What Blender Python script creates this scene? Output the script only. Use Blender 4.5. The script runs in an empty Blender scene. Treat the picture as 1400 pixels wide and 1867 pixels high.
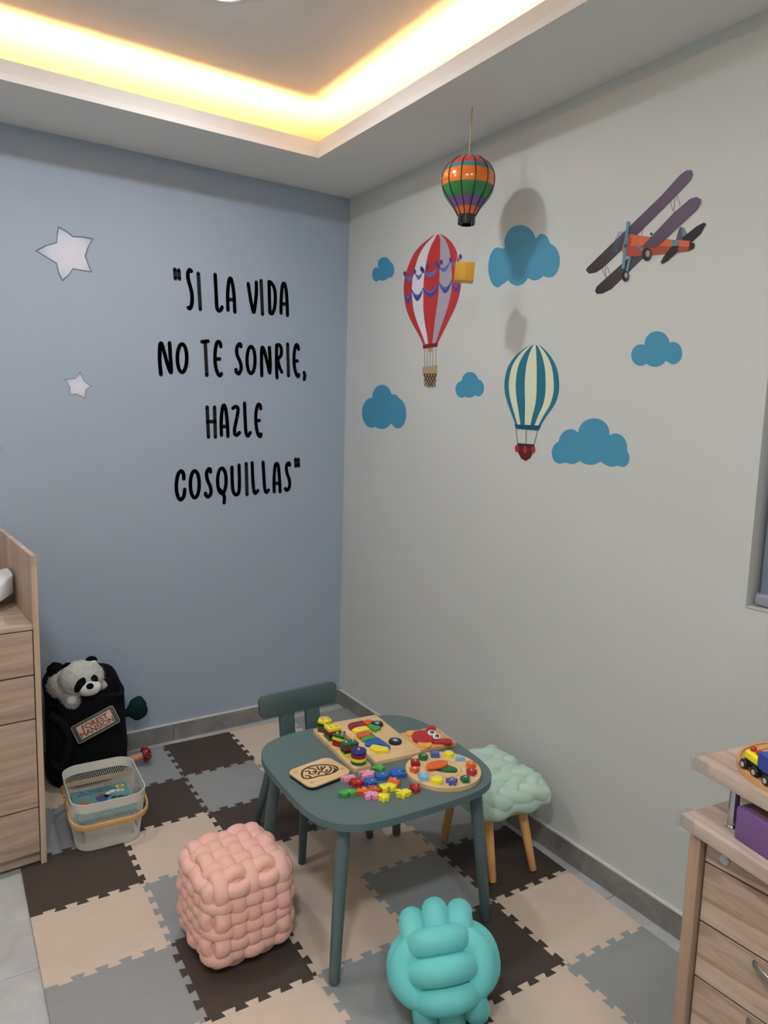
import bpy, bmesh, math, random
from mathutils import Vector, Matrix

random.seed(7)
PI = math.pi
scene = bpy.context.scene
COL = scene.collection

# ------------------------------------------------------------------ camera
W, H = 1400.0, 1867.0
YAW, PITCH, ROLL, FPX = 0.58554, -0.13160, 0.02938, 1321.7
CAM = Vector((-1.80644, -3.09266, 1.47222))
fwd = Vector((math.sin(YAW) * math.cos(PITCH), math.cos(YAW) * math.cos(PITCH), math.sin(PITCH)))
r0 = Vector((math.cos(YAW), -math.sin(YAW), 0))
u0 = r0.cross(fwd)
right = math.cos(ROLL) * r0 + math.sin(ROLL) * u0
up = -math.sin(ROLL) * r0 + math.cos(ROLL) * u0
cam_data = bpy.data.cameras.new('camera')
cam_data.sensor_fit = 'VERTICAL'
cam_data.sensor_height = 36.0
cam_data.lens = FPX / H * 36.0
cam_data.clip_start = 0.02
cam = bpy.data.objects.new('camera', cam_data)
COL.objects.link(cam)
cm = Matrix((right, up, -fwd)).transposed().to_4x4()
cm.translation = CAM
cam.matrix_world = cm
scene.camera = cam

# ------------------------------------------------------------------ world, exposure
world = bpy.data.worlds.new('world')
scene.world = world
world.use_nodes = True
world.node_tree.nodes['Background'].inputs[0].default_value = (0.55, 0.6, 0.7, 1)
world.node_tree.nodes['Background'].inputs[1].default_value = 0.05
vs = scene.view_settings
scene.display_settings.display_device = 'sRGB'
vs.view_transform = 'Standard'
vs.look = 'None'
vs.gamma = 1.0
vs.exposure = -0.36
vs.use_curve_mapping = False

ZC = 2.4815        # soffit height
ZU = 2.675          # raised ceiling inside the cove
XC, YC = -0.377, -0.39   # cove opening edges nearest the corner
XL, YF = -2.95, -4.3     # room extent
XC2, YC2 = -2.57, -3.9
DOWN_POWER = (10.5, 9.0, 11.0, 30.0)
LED_STRENGTH = 170.0


# ------------------------------------------------------------------ pixel helpers
def ray(px, py):
    return fwd + right * ((px - W / 2) / FPX) - up * ((py - H / 2) / FPX)


def at_x(px, py, x):
    d = ray(px, py)
    return CAM + d * ((x - CAM.x) / d.x)


def at_y(px, py, y):
    d = ray(px, py)
    return CAM + d * ((y - CAM.y) / d.y)


def at_z(px, py, z):
    d = ray(px, py)
    return CAM + d * ((z - CAM.z) / d.z)


# ------------------------------------------------------------------ materials
def lin(r, g, b):
    def f(c):
        c /= 255.0
        return c / 12.92 if c <= 0.04045 else ((c + 0.055) / 1.055) ** 2.4
    return (f(r), f(g), f(b), 1.0)


def new_mat(name):
    m = bpy.data.materials.new(name)
    m.use_nodes = True
    return m, m.node_tree.nodes, m.node_tree.links, m.node_tree.nodes['Principled BSDF']


def M(name, rgb, rough=0.6, spec=0.35, metal=0.0, noise=None, bump=None, sheen=0.0, coat=0.0, alpha=1.0, trans=0.0):
    m, N, L, b = new_mat(name)
    c = lin(*rgb)
    b.inputs['Base Color'].default_value = c
    b.inputs['Roughness'].default_value = rough
    b.inputs['Specular IOR Level'].default_value = spec
    b.inputs['Metallic'].default_value = metal
    if sheen:
        b.inputs['Sheen Weight'].default_value = sheen
        b.inputs['Sheen Roughness'].default_value = 0.4
        b.inputs['Sheen Tint'].default_value = c
    if coat:
        b.inputs['Coat Weight'].default_value = coat
        b.inputs['Coat Roughness'].default_value = 0.12
    if trans:
        b.inputs['Transmission Weight'].default_value = trans
    b.inputs['Alpha'].default_value = alpha
    tc = N.new('ShaderNodeTexCoord')
    if noise:
        sc, am = noise
        t = N.new('ShaderNodeTexNoise')
        t.inputs['Scale'].default_value = sc
        t.inputs['Detail'].default_value = 5
        L.new(tc.outputs['Object'], t.inputs['Vector'])
        mx = N.new('ShaderNodeMix')
        mx.data_type = 'RGBA'
        mx.inputs[6].default_value = tuple(min(1, v * (1 - am)) for v in c[:3]) + (1,)
        mx.inputs[7].default_value = tuple(min(1, v * (1 + am)) for v in c[:3]) + (1,)
        L.new(t.outputs['Fac'], mx.inputs[0])
        L.new(mx.outputs[2], b.inputs['Base Color'])
    if bump:
        sc, st = bump
        t2 = N.new('ShaderNodeTexNoise')
        t2.inputs['Scale'].default_value = sc
        t2.inputs['Detail'].default_value = 3
        L.new(tc.outputs['Object'], t2.inputs['Vector'])
        bp = N.new('ShaderNodeBump')
        bp.inputs['Strength'].default_value = st
        bp.inputs['Distance'].default_value = 0.002
        L.new(t2.outputs['Fac'], bp.inputs['Height'])
        L.new(bp.outputs['Normal'], b.inputs['Normal'])
    return m


def wood(name, light, dark, stretch, rough=0.5, scale=1.0, contrast=(0.35, 0.7)):
    """grain runs along the axis whose stretch value is small"""
    m, N, L, b = new_mat(name)
    tc = N.new('ShaderNodeTexCoord')
    mp = N.new('ShaderNodeMapping')
    mp.inputs['Scale'].default_value = tuple(s * scale for s in stretch)
    L.new(tc.outputs['Object'], mp.inputs['Vector'])
    n1 = N.new('ShaderNodeTexNoise')
    n1.inputs['Scale'].default_value = 1.0
    n1.inputs['Detail'].default_value = 6
    n1.inputs['Roughness'].default_value = 0.6
    n1.inputs['Distortion'].default_value = 0.8
    L.new(mp.outputs['Vector'], n1.inputs['Vector'])
    rp = N.new('ShaderNodeValToRGB')
    rp.color_ramp.elements[0].position = contrast[0]
    rp.color_ramp.elements[0].color = lin(*dark)
    rp.color_ramp.elements[1].position = contrast[1]
    rp.color_ramp.elements[1].color = lin(*light)
    L.new(n1.outputs['Fac'], rp.inputs['Fac'])
    L.new(rp.outputs['Color'], b.inputs['Base Color'])
    b.inputs['Roughness'].default_value = rough
    b.inputs['Specular IOR Level'].default_value = 0.3
    return m


def emit(name, rgb, strength):
    m, N, L, b = new_mat(name)
    b.inputs['Base Color'].default_value = (0.8, 0.8, 0.8, 1)
    b.inputs['Emission Color'].default_value = rgb + (1,)
    b.inputs['Emission Strength'].default_value = strength
    return m


def marble(name, base, vein):
    m, N, L, b = new_mat(name)
    tc = N.new('ShaderNodeTexCoord')
    gm = N.new('ShaderNodeNewGeometry')
    n1 = N.new('ShaderNodeTexNoise')
    n1.inputs['Scale'].default_value = 5.0
    n1.inputs['Detail'].default_value = 8
    n1.inputs['Roughness'].default_value = 0.65
    n1.inputs['Distortion'].default_value = 1.2
    L.new(gm.outputs['Position'], n1.inputs['Vector'])
    rp = N.new('ShaderNodeValToRGB')
    rp.color_ramp.elements[0].position = 0.32
    rp.color_ramp.elements[0].color = lin(*vein)
    rp.color_ramp.elements[1].position = 0.62
    rp.color_ramp.elements[1].color = lin(*base)
    L.new(n1.outputs['Fac'], rp.inputs['Fac'])
    L.new(rp.outputs['Color'], b.inputs['Base Color'])
    b.inputs['Roughness'].default_value = 0.32
    return m


def foam(name, rgb):
    m, N, L, b = new_mat(name)
    c = lin(*rgb)
    tc = N.new('ShaderNodeTexCoord')
    gm = N.new('ShaderNodeNewGeometry')
    n = N.new('ShaderNodeTexNoise')
    n.inputs['Scale'].default_value = 9
    n.inputs['Detail'].default_value = 6
    L.new(gm.outputs['Position'], n.inputs['Vector'])
    mx = N.new('ShaderNodeMix')
    mx.data_type = 'RGBA'
    mx.inputs[6].default_value = tuple(v * 0.92 for v in c[:3]) + (1,)
    mx.inputs[7].default_value = tuple(v * 1.08 for v in c[:3]) + (1,)
    L.new(n.outputs['Fac'], mx.inputs[0])
    L.new(mx.outputs[2], b.inputs['Base Color'])
    w = N.new('ShaderNodeTexWave')
    w.inputs['Scale'].default_value = 95
    w.inputs['Distortion'].default_value = 2.0
    w.inputs['Detail'].default_value = 1.0
    w.bands_direction = 'DIAGONAL'
    L.new(gm.outputs['Position'], w.inputs['Vector'])
    bp = N.new('ShaderNodeBump')
    bp.inputs['Strength'].default_value = 0.5
    bp.inputs['Distance'].default_value = 0.001
    L.new(w.outputs['Fac'], bp.inputs['Height'])
    L.new(bp.outputs['Normal'], b.inputs['Normal'])
    b.inputs['Roughness'].default_value = 0.62
    b.inputs['Specular IOR Level'].default_value = 0.3
    return m


def gradient_print(name, c0, c1, p0, p1):
    """flat printed colour blend between two world points"""
    m, N, L, b = new_mat(name)
    gm = N.new('ShaderNodeNewGeometry')
    sub = N.new('ShaderNodeVectorMath')
    sub.operation = 'SUBTRACT'
    L.new(gm.outputs['Position'], sub.inputs[0])
    sub.inputs[1].default_value = p0
    dt = N.new('ShaderNodeVectorMath')
    dt.operation = 'DOT_PRODUCT'
    d = Vector(p1) - Vector(p0)
    dt.inputs[1].default_value = d / d.length_squared
    L.new(sub.outputs[0], dt.inputs[0])
    rp = N.new('ShaderNodeValToRGB')
    rp.color_ramp.elements[0].color = lin(*c0)
    rp.color_ramp.elements[1].color = lin(*c1)
    L.new(dt.outputs['Value'], rp.inputs['Fac'])
    L.new(rp.outputs['Color'], b.inputs['Base Color'])
    b.inputs['Roughness'].default_value = 0.6
    return m


def radial_print(name, stops, radius):
    m, N, L, b = new_mat(name)
    tc = N.new('ShaderNodeTexCoord')
    ln = N.new('ShaderNodeVectorMath')
    ln.operation = 'LENGTH'
    L.new(tc.outputs['Object'], ln.inputs[0])
    dv = N.new('ShaderNodeMath')
    dv.operation = 'DIVIDE'
    dv.inputs[1].default_value = radius
    L.new(ln.outputs['Value'], dv.inputs[0])
    rp = N.new('ShaderNodeValToRGB')
    els = rp.color_ramp.elements
    while len(els) < len(stops):
        els.new(0.5)
    for e, (pos, c) in zip(els, stops):
        e.position = pos
        e.color = lin(*c)
    L.new(dv.outputs[0], rp.inputs['Fac'])
    L.new(rp.outputs['Color'], b.inputs['Base Color'])
    b.inputs['Roughness'].default_value = 0.6
    return m


# ------------------------------------------------------------------ object helpers
def tag(o, label=None, cat=None, group=None, kind=None):
    if label:
        o['label'] = label
    if cat:
        o['category'] = cat
    if group:
        o['group'] = group
    if kind:
        o['kind'] = kind
    return o


def thing(name, label, cat, loc=(0, 0, 0), rotz=0.0, group=None, rot=None):
    o = bpy.data.objects.new(name, None)
    o.empty_display_size = 0.05
    COL.objects.link(o)
    o.location = loc
    o.rotation_euler = rot if rot else (0, 0, rotz)
    return tag(o, label, cat, group)


def link(name, me, mat=None, parent=None, loc=None, rot=None):
    o = bpy.data.objects.new(name, me)
    COL.objects.link(o)
    if mat is not None and not me.materials:
        me.materials.append(mat)
    if parent is not None:
        o.parent = parent
    if loc is not None:
        o.location = loc
    if rot is not None:
        o.rotation_euler = rot
    return o


def mesh_of(bm, name, smooth=False, angle=None):
    bmesh.ops.recalc_face_normals(bm, faces=bm.faces)
    me = bpy.data.meshes.new(name)
    bm.to_mesh(me)
    bm.free()
    if smooth:
        for p in me.polygons:
            p.use_smooth = True
        if angle:
            me.set_sharp_from_angle(angle=angle)
    return me


def mk(name, bm, mat, parent=None, loc=None, rot=None, smooth=False, angle=None):
    return link(name, mesh_of(bm, name, smooth, angle), mat, parent, loc, rot)


def box(name, c, s, mat, parent=None, bev=0.0, seg=2, rot=None, smooth=False):
    """a bevelled box whose origin is its centre"""
    bm = bmesh.new()
    bmesh.ops.create_cube(bm, size=1.0)
    bmesh.ops.scale(bm, vec=s, verts=bm.verts)
    if bev > 0:
        bmesh.ops.bevel(bm, geom=bm.edges[:], offset=bev, segments=seg, affect='EDGES', profile=0.6)
    return mk(name, bm, mat, parent, c, rot, smooth=bev > 0, angle=0.6)


def add_box(bm, c, s):
    r = bmesh.ops.create_cube(bm, size=1.0)
    bmesh.ops.scale(bm, vec=s, verts=r['verts'])
    bmesh.ops.translate(bm, vec=c, verts=r['verts'])
    return r['verts']


def add_prism(bm, pts, z0, z1, bev=0.0, seg=2):
    """extrude a 2-D outline from z0 to z1, bevelling the top rim"""
    n = len(pts)
    lo = [bm.verts.new((x, y, z0)) for x, y in pts]
    hi = [bm.verts.new((x, y, z1)) for x, y in pts]
    bm.faces.new(lo[::-1])
    top = bm.faces.new(hi)
    for i in range(n):
        j = (i + 1) % n
        bm.faces.new((lo[i], lo[j], hi[j], hi[i]))
    if bev > 0:
        bmesh.ops.bevel(bm, geom=list(top.edges), offset=bev, segments=seg, affect='EDGES', profile=0.5)
    return lo + hi


def prism(name, pts, z0, z1, mat, parent=None, bev=0.0, seg=2, loc=None, rot=None, smooth=True):
    bm = bmesh.new()
    add_prism(bm, pts, z0, z1, bev, seg)
    return mk(name, bm, mat, parent, loc, rot, smooth=smooth, angle=0.7)


def spow(v, p):
    return v if p == 2.0 else math.copysign(abs(v) ** (2 / p), v)


def add_tube(bm, pts, rad, n=10, closed=False, normals=None, caps=True, power=2.0):
    """sweep an ellipse along pts; rad is r, [r per point] or (rn, rb) with normals given"""
    pts = [Vector(p) for p in pts]
    m = len(pts)
    tans = []
    for i in range(m):
        a = pts[(i - 1) % m] if closed or i > 0 else pts[i]
        b = pts[(i + 1) % m] if closed or i < m - 1 else pts[i]
        tans.append((b - a).normalized())
    rings = []
    nrm = None
    for i in range(m):
        t = tans[i]
        if normals:
            nn = Vector(normals[i])
            nn = (nn - t * nn.dot(t)).normalized()
        else:
            if nrm is None:
                ref = Vector((0, 0, 1)) if abs(t.z) < 0.9 else Vector((1, 0, 0))
                nn = (ref - t * ref.dot(t)).normalized()
            else:
                nn = (nrm - t * nrm.dot(t)).normalized()
        nrm = nn
        bn = t.cross(nn)
        if isinstance(rad, tuple):
            ra, rb = rad
        elif isinstance(rad, list):
            ra = rb = rad[i]
        else:
            ra = rb = rad
        rings.append([bm.verts.new(pts[i] + nn * (ra * spow(math.cos(2 * PI * k / n), power)) + bn * (rb * spow(math.sin(2 * PI * k / n), power)))
                      for k in range(n)])
    last = m if closed else m - 1
    for i in range(last):
        A, B = rings[i], rings[(i + 1) % m]
        for k in range(n):
            l = (k + 1) % n
            bm.faces.new((A[k], A[l], B[l], B[k]))
    if caps and not closed:
        bm.faces.new(rings[0][::-1])
        bm.faces.new(rings[-1])


def tube(name, pts, rad, mat, parent=None, n=10, closed=False, normals=None, loc=None, rot=None):
    bm = bmesh.new()
    add_tube(bm, pts, rad, n, closed, normals)
    return mk(name, bm, mat, parent, loc, rot, smooth=True, angle=0.9)


def add_lathe(bm, prof, n=24):
    rings = []
    for r, z in prof:
        if r < 1e-6:
            rings.append([bm.verts.new((0, 0, z))])
        else:
            rings.append([bm.verts.new((r * math.cos(2 * PI * k / n), r * math.sin(2 * PI * k / n), z)) for k in range(n)])
    for A, B in zip(rings, rings[1:]):
        for k in range(n):
            l = (k + 1) % n
            if len(A) == 1 and len(B) == 1:
                continue
            if len(A) == 1:
                bm.faces.new((A[0], B[l], B[k]))
            elif len(B) == 1:
                bm.faces.new((A[k], A[l], B[0]))
            else:
                bm.faces.new((A[k], A[l], B[l], B[k]))


def lathe(name, prof, mat, parent=None, n=24, loc=None, rot=None, angle=0.8):
    bm = bmesh.new()
    add_lathe(bm, prof, n)
    return mk(name, bm, mat, parent, loc, rot, smooth=True, angle=angle)


def blob(name, c, s, mat, parent=None, sub=3, jitter=0.0, rot=None, seed=0):
    bm = bmesh.new()
    bmesh.ops.create_icosphere(bm, subdivisions=sub, radius=1.0)
    rnd = random.Random(seed)
    for v in bm.verts:
        k = 1 + rnd.uniform(-jitter, jitter)
        v.co = Vector((v.co.x * s[0], v.co.y * s[1], v.co.z * s[2])) * k
    return mk(name, bm, mat, parent, c, rot, smooth=True)


def catmull(pts, sub=6, closed=False):
    P = [Vector(p) for p in pts]
    n = len(P)
    if n < 3 and not closed:
        return P
    out = []
    rng = range(n if closed else n - 1)
    for i in rng:
        p0 = P[(i - 1) % n] if closed or i > 0 else P[0]
        p1 = P[i]
        p2 = P[(i + 1) % n]
        p3 = P[(i + 2) % n] if closed or i < n - 2 else P[-1]
        for k in range(sub):
            t = k / sub
            out.append(0.5 * ((2 * p1) + (p2 - p0) * t + (2 * p0 - 5 * p1 + 4 * p2 - p3) * t * t + (3 * p1 - p0 - 3 * p2 + p3) * t ** 3))
    if not closed:
        out.append(P[-1])
    return out


def rounded_rect(w, h, r, n=5):
    pts = []
    for cx, cy, a0 in ((w / 2 - r, h / 2 - r, 0), (-w / 2 + r, h / 2 - r, PI / 2), (-w / 2 + r, -h / 2 + r, PI), (w / 2 - r, -h / 2 + r, 1.5 * PI)):
        for k in range(n + 1):
            a = a0 + PI / 2 * k / n
            pts.append((cx + r * math.cos(a), cy + r * math.sin(a)))
    return pts


def superellipse(a, b, e, n=64):
    pts = []
    for k in range(n):
        t = 2 * PI * k / n
        c, s = math.cos(t), math.sin(t)
        pts.append((a * math.copysign(abs(c) ** (2 / e), c), b * math.copysign(abs(s) ** (2 / e), s)))
    return pts


def ngon(n, r, a0=0.0):
    return [(r * math.cos(a0 + 2 * PI * k / n), r * math.sin(a0 + 2 * PI * k / n)) for k in range(n)]


def ellipse(cx, cy, rx, ry, n=24):
    return [(cx + rx * math.cos(2 * PI * k / n), cy + ry * math.sin(2 * PI * k / n)) for k in range(n)]


def text_mesh(body, size, depth=0.0004, spacing=1.0, line=1.0, bold=0.0):
    cu = bpy.data.curves.new('text', 'FONT')
    cu.body = body
    cu.size = size
    cu.align_x = 'CENTER'
    cu.align_y = 'CENTER'
    cu.extrude = depth
    cu.space_character = spacing
    cu.space_line = line
    cu.resolution_u = 3
    cu.offset = bold
    o = bpy.data.objects.new('text', cu)
    COL.objects.link(o)
    dg = bpy.context.evaluated_depsgraph_get()
    me = bpy.data.meshes.new_from_object(o.evaluated_get(dg))
    bpy.data.objects.remove(o)
    bpy.data.curves.remove(cu)
    me.materials.clear()
    return me


# ------------------------------------------------------------------ shared materials
mt_wall_right = M('wall_paint_greige', (203, 206, 203), 0.75, 0.2, bump=(160, 0.08), noise=(2.0, 0.015))
mt_wall_blue = M('wall_paint_pale_blue', (163, 177, 193), 0.75, 0.2, bump=(160, 0.08), noise=(2.0, 0.015))
mt_ceiling = M('ceiling_paint', (238, 234, 228), 0.8, 0.15, bump=(120, 0.06))
mt_cove = M('cove_paint_white', (232, 228, 222), 0.8, 0.15)
mt_tile = marble('floor_tile_marble', (198, 199, 198), (168, 170, 172))
mt_base = marble('baseboard_tile_marble', (146, 144, 142), (112, 110, 110))
mt_grout = M('grout_grey', (120, 120, 118), 0.9)
mt_basetop = M('baseboard_top_caulk', (212, 212, 208), 0.7)

mt_cab_h = wood('cabinet_oak_grain_across', (206, 184, 164), (160, 138, 121), (2.0, 20.0, 26.0), 0.5)
mt_cab_v = wood('cabinet_oak_grain_upright', (206, 186, 168), (170, 148, 130), (22.0, 22.0, 1.4), 0.5)
mt_cab_edge = wood('cabinet_oak_edge_band', (214, 190, 166), (190, 164, 140), (30.0, 30.0, 2.0), 0.5)
mt_desk_top = wood('desk_oak_top', (196, 178, 165), (146, 128, 116), (26.0, 2.2, 20.0), 0.45, contrast=(0.3, 0.62))
mt_desk_drawer = wood('desk_oak_drawer', (202, 178, 158), (150, 127, 110), (20.0, 3.0, 34.0), 0.5, contrast=(0.3, 0.62))
mt_desk_edge = wood('desk_oak_edge', (184, 158, 137), (160, 134, 114), (30.0, 8.0, 2.0), 0.5)
mt_dark_gap = M('dark_gap', (42, 36, 32), 0.9)
mt_clear = M('clear_plastic', (236, 232, 224), 0.15, 0.5, trans=0.7, alpha=0.3)
mt_chrome = M('chrome', (200, 200, 200), 0.18, 0.5, metal=1.0)
mt_led_lens = emit('downlight_lens', (0.80, 0.89, 1.0), 30.0)
mt_led = emit('warm_led', (1.0, 0.50, 0.155), LED_STRENGTH)

mt_table = M('painted_blue_green_wood', (86, 108, 111), 0.42, 0.4, noise=(6, 0.04), bump=(90, 0.04))
mt_chair = M('painted_dark_blue_green_wood', (76, 97, 99), 0.42, 0.4, noise=(6, 0.04), bump=(90, 0.04))
mt_birch = wood('light_beech', (228, 196, 150), (208, 172, 124), (28, 3, 28), 0.5)
mt_board = wood('plywood_board', (232, 200, 154), (216, 180, 132), (30, 4, 30), 0.5)
mt_stool_leg = wood('beech_leg', (232, 182, 116), (212, 158, 94), (30, 30, 3), 0.45)
mt_bamboo = wood('bamboo', (226, 184, 118), (206, 160, 96), (4, 30, 30), 0.45)

# =====================================================================  ROOM
# ---------------------------------------------------------------- floor: base slab and its tiles
floor = mk('floor', (lambda bm: (add_box(bm, ((XL) / 2, YF / 2, -0.06), (-XL + 0.3, -YF + 0.3, 0.10)), bm)[1])(bmesh.new()), mt_grout)
tag(floor, kind='structure')
TS = 0.60
tile_bm = bmesh.new()
add_prism(tile_bm, [(0.0012, 0.0012), (TS - 0.0012, 0.0012), (TS - 0.0012, TS - 0.0012), (0.0012, TS - 0.0012)], -0.012, 0.0, 0.0012, 1)
tile_me = mesh_of(tile_bm, 'floor_tile')
tile_me.materials.append(mt_tile)
for ix in range(4):
    for iy in range(8):
        x0 = -2.945 + 0.0 + ix * TS
        y0 = -1.157 + 0.6 - iy * TS
        link('tile', tile_me, None, floor, (x0, y0, 0.0))
tile_bm = bmesh.new()
add_prism(tile_bm, [(0.0012, 0.0012), (0.539, 0.0012), (0.539, TS - 0.0012), (0.0012, TS - 0.0012)], -0.012, 0.0, 0.0012, 1)
tile_me2 = mesh_of(tile_bm, 'floor_tile_cut')
tile_me2.materials.append(mt_tile)
for iy in range(8):
    link('tile', tile_me2, None, floor, (-0.545, -1.157 + 0.6 - iy * TS, 0.0))
# ---------------------------------------------------------------- walls
WT = 0.2
WY0, WY1, WZ0, WZ1 = -2.082, -3.35, 1.008, 2.15     # window opening in the right wall
bm = bmesh.new()
add_box(bm, (XL / 2, WT / 2 + 0.0, 1.35), (-XL + 2 * WT, WT, 2.9))
tag(mk('wall_back', bm, mt_wall_blue), kind='structure')
bm = bmesh.new()
for (ya, yb, za, zb) in ((0.0, WY0, -0.1, 2.8), (WY1, YF - WT, -0.1, 2.8), (WY0, WY1, -0.1, WZ0), (WY0, WY1, WZ1, 2.8)):
    add_box(bm, (WT / 2, (ya + yb) / 2, (za + zb) / 2), (WT, abs(yb - ya), zb - za))
tag(mk('wall_right', bm, mt_wall_right), kind='structure')
bm = bmesh.new()
add_box(bm, (XL - WT / 2, YF / 2, 1.35), (WT, -YF, 2.9))
tag(mk('wall_left', bm, mt_wall_right), kind='structure')
bm = bmesh.new()
add_box(bm, (XL / 2, YF - WT / 2, 1.35), (-XL + 2 * WT, WT, 2.9))
tag(mk('wall_front', bm, mt_wall_right), kind='structure')

# ---------------------------------------------------------------- ceiling: raised panel, soffit ring, cove lip and ledge
bm = bmesh.new()
add_box(bm, (XL / 2, YF / 2, ZU + 0.06), (-XL + 0.2, -YF + 0.2, 0.12))
ceil = tag(mk('ceiling', bm, mt_ceiling), kind='structure')
bm = bmesh.new()
for (xa, xb, ya, yb) in ((XC, 0.0, YF, 0.0), (XL, XC2, YF, 0.0), (XC2, XC, YC, 0.0), (XC2, XC, YF, YC2)):
    add_box(bm, ((xa + xb) / 2, (ya + yb) / 2, ZC + 0.01), (abs(xb - xa), abs(yb - ya), 0.02))
mk('soffit', bm, mt_ceiling, ceil)
LIP = 0.062
bm = bmesh.new()
th = 0.014
for (xa, xb, ya, yb) in ((XC, XC + th, YC2, YC), (XC2 - th, XC2, YC2, YC), (XC2 - th, XC + th, YC, YC + th), (XC2 - th, XC + th, YC2 - th, YC2)):
    add_box(bm, ((xa + xb) / 2, (ya + yb) / 2, ZC + 0.02 + (LIP - 0.02) / 2), (abs(xb - xa), abs(yb - ya), LIP - 0.02))
mk('cove_lip', bm, mt_cove, ceil)

# LED strips lying on the ledge behind the lip, one per side
led_sides = (((XC + 0.026, (YC + YC2) / 2), (0.020, YC - YC2), 'warm white LED strip in the cove along the balloon wall side'),
             (((XC + XC2) / 2, YC + 0.026), (XC - XC2 + 0.06, 0.020), 'warm white LED strip in the cove along the blue wall side'),
             ((XC2 - 0.026, (YC + YC2) / 2), (0.020, YC - YC2), 'warm white LED strip in the cove on the side away from the balloon wall'),
             (((XC + XC2) / 2, YC2 - 0.026), (XC - XC2 + 0.06, 0.020), 'warm white LED strip in the cove on the side away from the blue wall'))
for (cx, cy), (sx, sy), lab in led_sides:
    bm = bmesh.new()
    add_box(bm, (0, 0, 0), (sx, sy, 0.008))
    tag(mk('led_strip', bm, mt_led, loc=(cx, cy, ZC + 0.0245)), lab, 'light', 'LED strips in the ceiling cove')

# downlights in the raised ceiling
_d = at_z(405, -9, ZU - 0.03)
DL = [((_d.x, _d.y), 'round white ceiling downlight glowing above the blue wall quote'),
      ((-2.0, -0.955), 'round white ceiling downlight above the oak chest of drawers'),
      ((-1.15, -3.05), 'round white ceiling downlight above the oak desk'),
      ((-2.0, -3.0), 'round white ceiling downlight behind the viewer')]
for ((dx, dy), lab), power in zip(DL, DOWN_POWER):
    t = thing('downlight', lab, 'light', (dx, dy, ZU), group='ceiling downlights')
    lathe('trim_ring', [(0.062, -0.001), (0.085, -0.001), (0.087, -0.006), (0.080, -0.010), (0.064, -0.008), (0.062, -0.001)], mt_cove, t, 32)
    lathe('lens', [(0.0, -0.030), (0.020, -0.029), (0.040, -0.024), (0.054, -0.015), (0.061, -0.006), (0.0615, -0.001), (0.0, -0.001)], mt_led_lens, t, 32)
    ld = bpy.data.lights.new('downlight_lamp', 'AREA')
    ld.shape = 'DISK'
    ld.size = 0.12 if power == DOWN_POWER[0] else 0.2
    ld.energy = power
    ld.color = (0.87, 0.945, 1.0)
    lo = bpy.data.objects.new('downlight_lamp', ld)
    COL.objects.link(lo)
    lo.parent = t
    lo.location = (0, 0, -0.032)

# ---------------------------------------------------------------- baseboards made of tile pieces
BH, BT = 0.080, 0.012


def baseboard(name, axis, length, joint0):
    root = bpy.data.objects.new(name, None)
    COL.objects.link(root)
    tag(root, kind='structure')
    s = 0.0
    cuts = [0.0]
    x = joint0
    while x < length:
        cuts.append(x)
        x += 0.6
    cuts.append(length)
    for a, b in zip(cuts, cuts[1:]):
        if axis == 'x':
            box('tile', (-(a + b) / 2, -BT / 2, BH / 2 - 0.002), (b - a - 0.0016, BT - 0.0004, BH - 0.005), mt_base, root, 0.0008, 1)
        else:
            box('tile', (-BT / 2, -(a + b) / 2, BH / 2 - 0.002), (BT - 0.0004, b - a - 0.0016, BH - 0.005), mt_base, root, 0.0008, 1)
    bm = bmesh.new()
    if axis == 'x':
        add_box(bm, (-length / 2, -0.0056, BH - 0.002), (length, 0.0112, 0.0045))
    else:
        add_box(bm, (-0.0056, -length / 2, BH - 0.002), (0.0112, length, 0.0045))
    mk('caulk_bead', bm, mt_basetop, root)
    return root


baseboard('baseboard_back', 'x', -XL, 0.26)
baseboard('baseboard_right', 'y', -YF, 0.42)

# ---------------------------------------------------------------- window in the right wall
win = bpy.data.objects.new('window_1', None)
COL.objects.link(win)
win.location = (0.0, (WY0 + WY1) / 2, WZ0)
tag(win, kind='structure')
wy = abs(WY1 - WY0)
mt_frame = M('window_frame_aluminium', (150, 152, 154), 0.4, metal=0.6)
for yy in (-wy / 2 + 0.02, 0.0, wy / 2 - 0.02):
    box('window_frame', (0.165, yy, (WZ1 - WZ0) / 2), (0.04, 0.04, WZ1 - WZ0), mt_frame, win, 0.003)
for zz in (0.02, WZ1 - WZ0 - 0.02):
    box('window_frame', (0.165, 0, zz), (0.04, wy, 0.04), mt_frame, win, 0.003)
mt_pane = M('window_glass', (60, 66, 78), 0.05, 0.5, trans=0.4)
for s in (-1, 1):
    box('pane', (0.17, s * wy / 4, (WZ1 - WZ0) / 2), (0.006, wy / 2 - 0.04, WZ1 - WZ0 - 0.08), mt_pane, win)
box('window_sill', (0.06, 0, 0.001), (0.125, wy - 0.002, 0.004), M('window_sill_plaster', (196, 194, 188), 0.7), win, 0.0008, 1)
mt_blind = M('roller_blind_fabric', (118, 128, 146), 0.85, 0.1, bump=(400, 0.15))
mt_blindbar = M('roller_blind_bar', (140, 144, 160), 0.5)
bl = thing('roller_blind', 'grey blue roller blind lowered inside the window recess', 'blind', (0.030, (WY0 + WY1) / 2, WZ0))
box('fabric', (0, 0.0, 0.53), (0.003, wy - 0.040, 1.0), mt_blind, bl)
bm = bmesh.new()
add_prism(bm, rounded_rect(0.022, 0.034, 0.0105, 6), -(wy - 0.030) / 2, (wy - 0.030) / 2, 0.002)
ob = mk('bottom_bar', bm, mt_blindbar, bl, (-0.003, 0.0, 0.021), (PI / 2, 0, 0), smooth=True, angle=0.7)
tube('roller', [(0, -wy / 2 + 0.03, 1.05), (0, wy / 2 - 0.03, 1.05)], 0.022, mt_blind, bl, 16)
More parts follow.
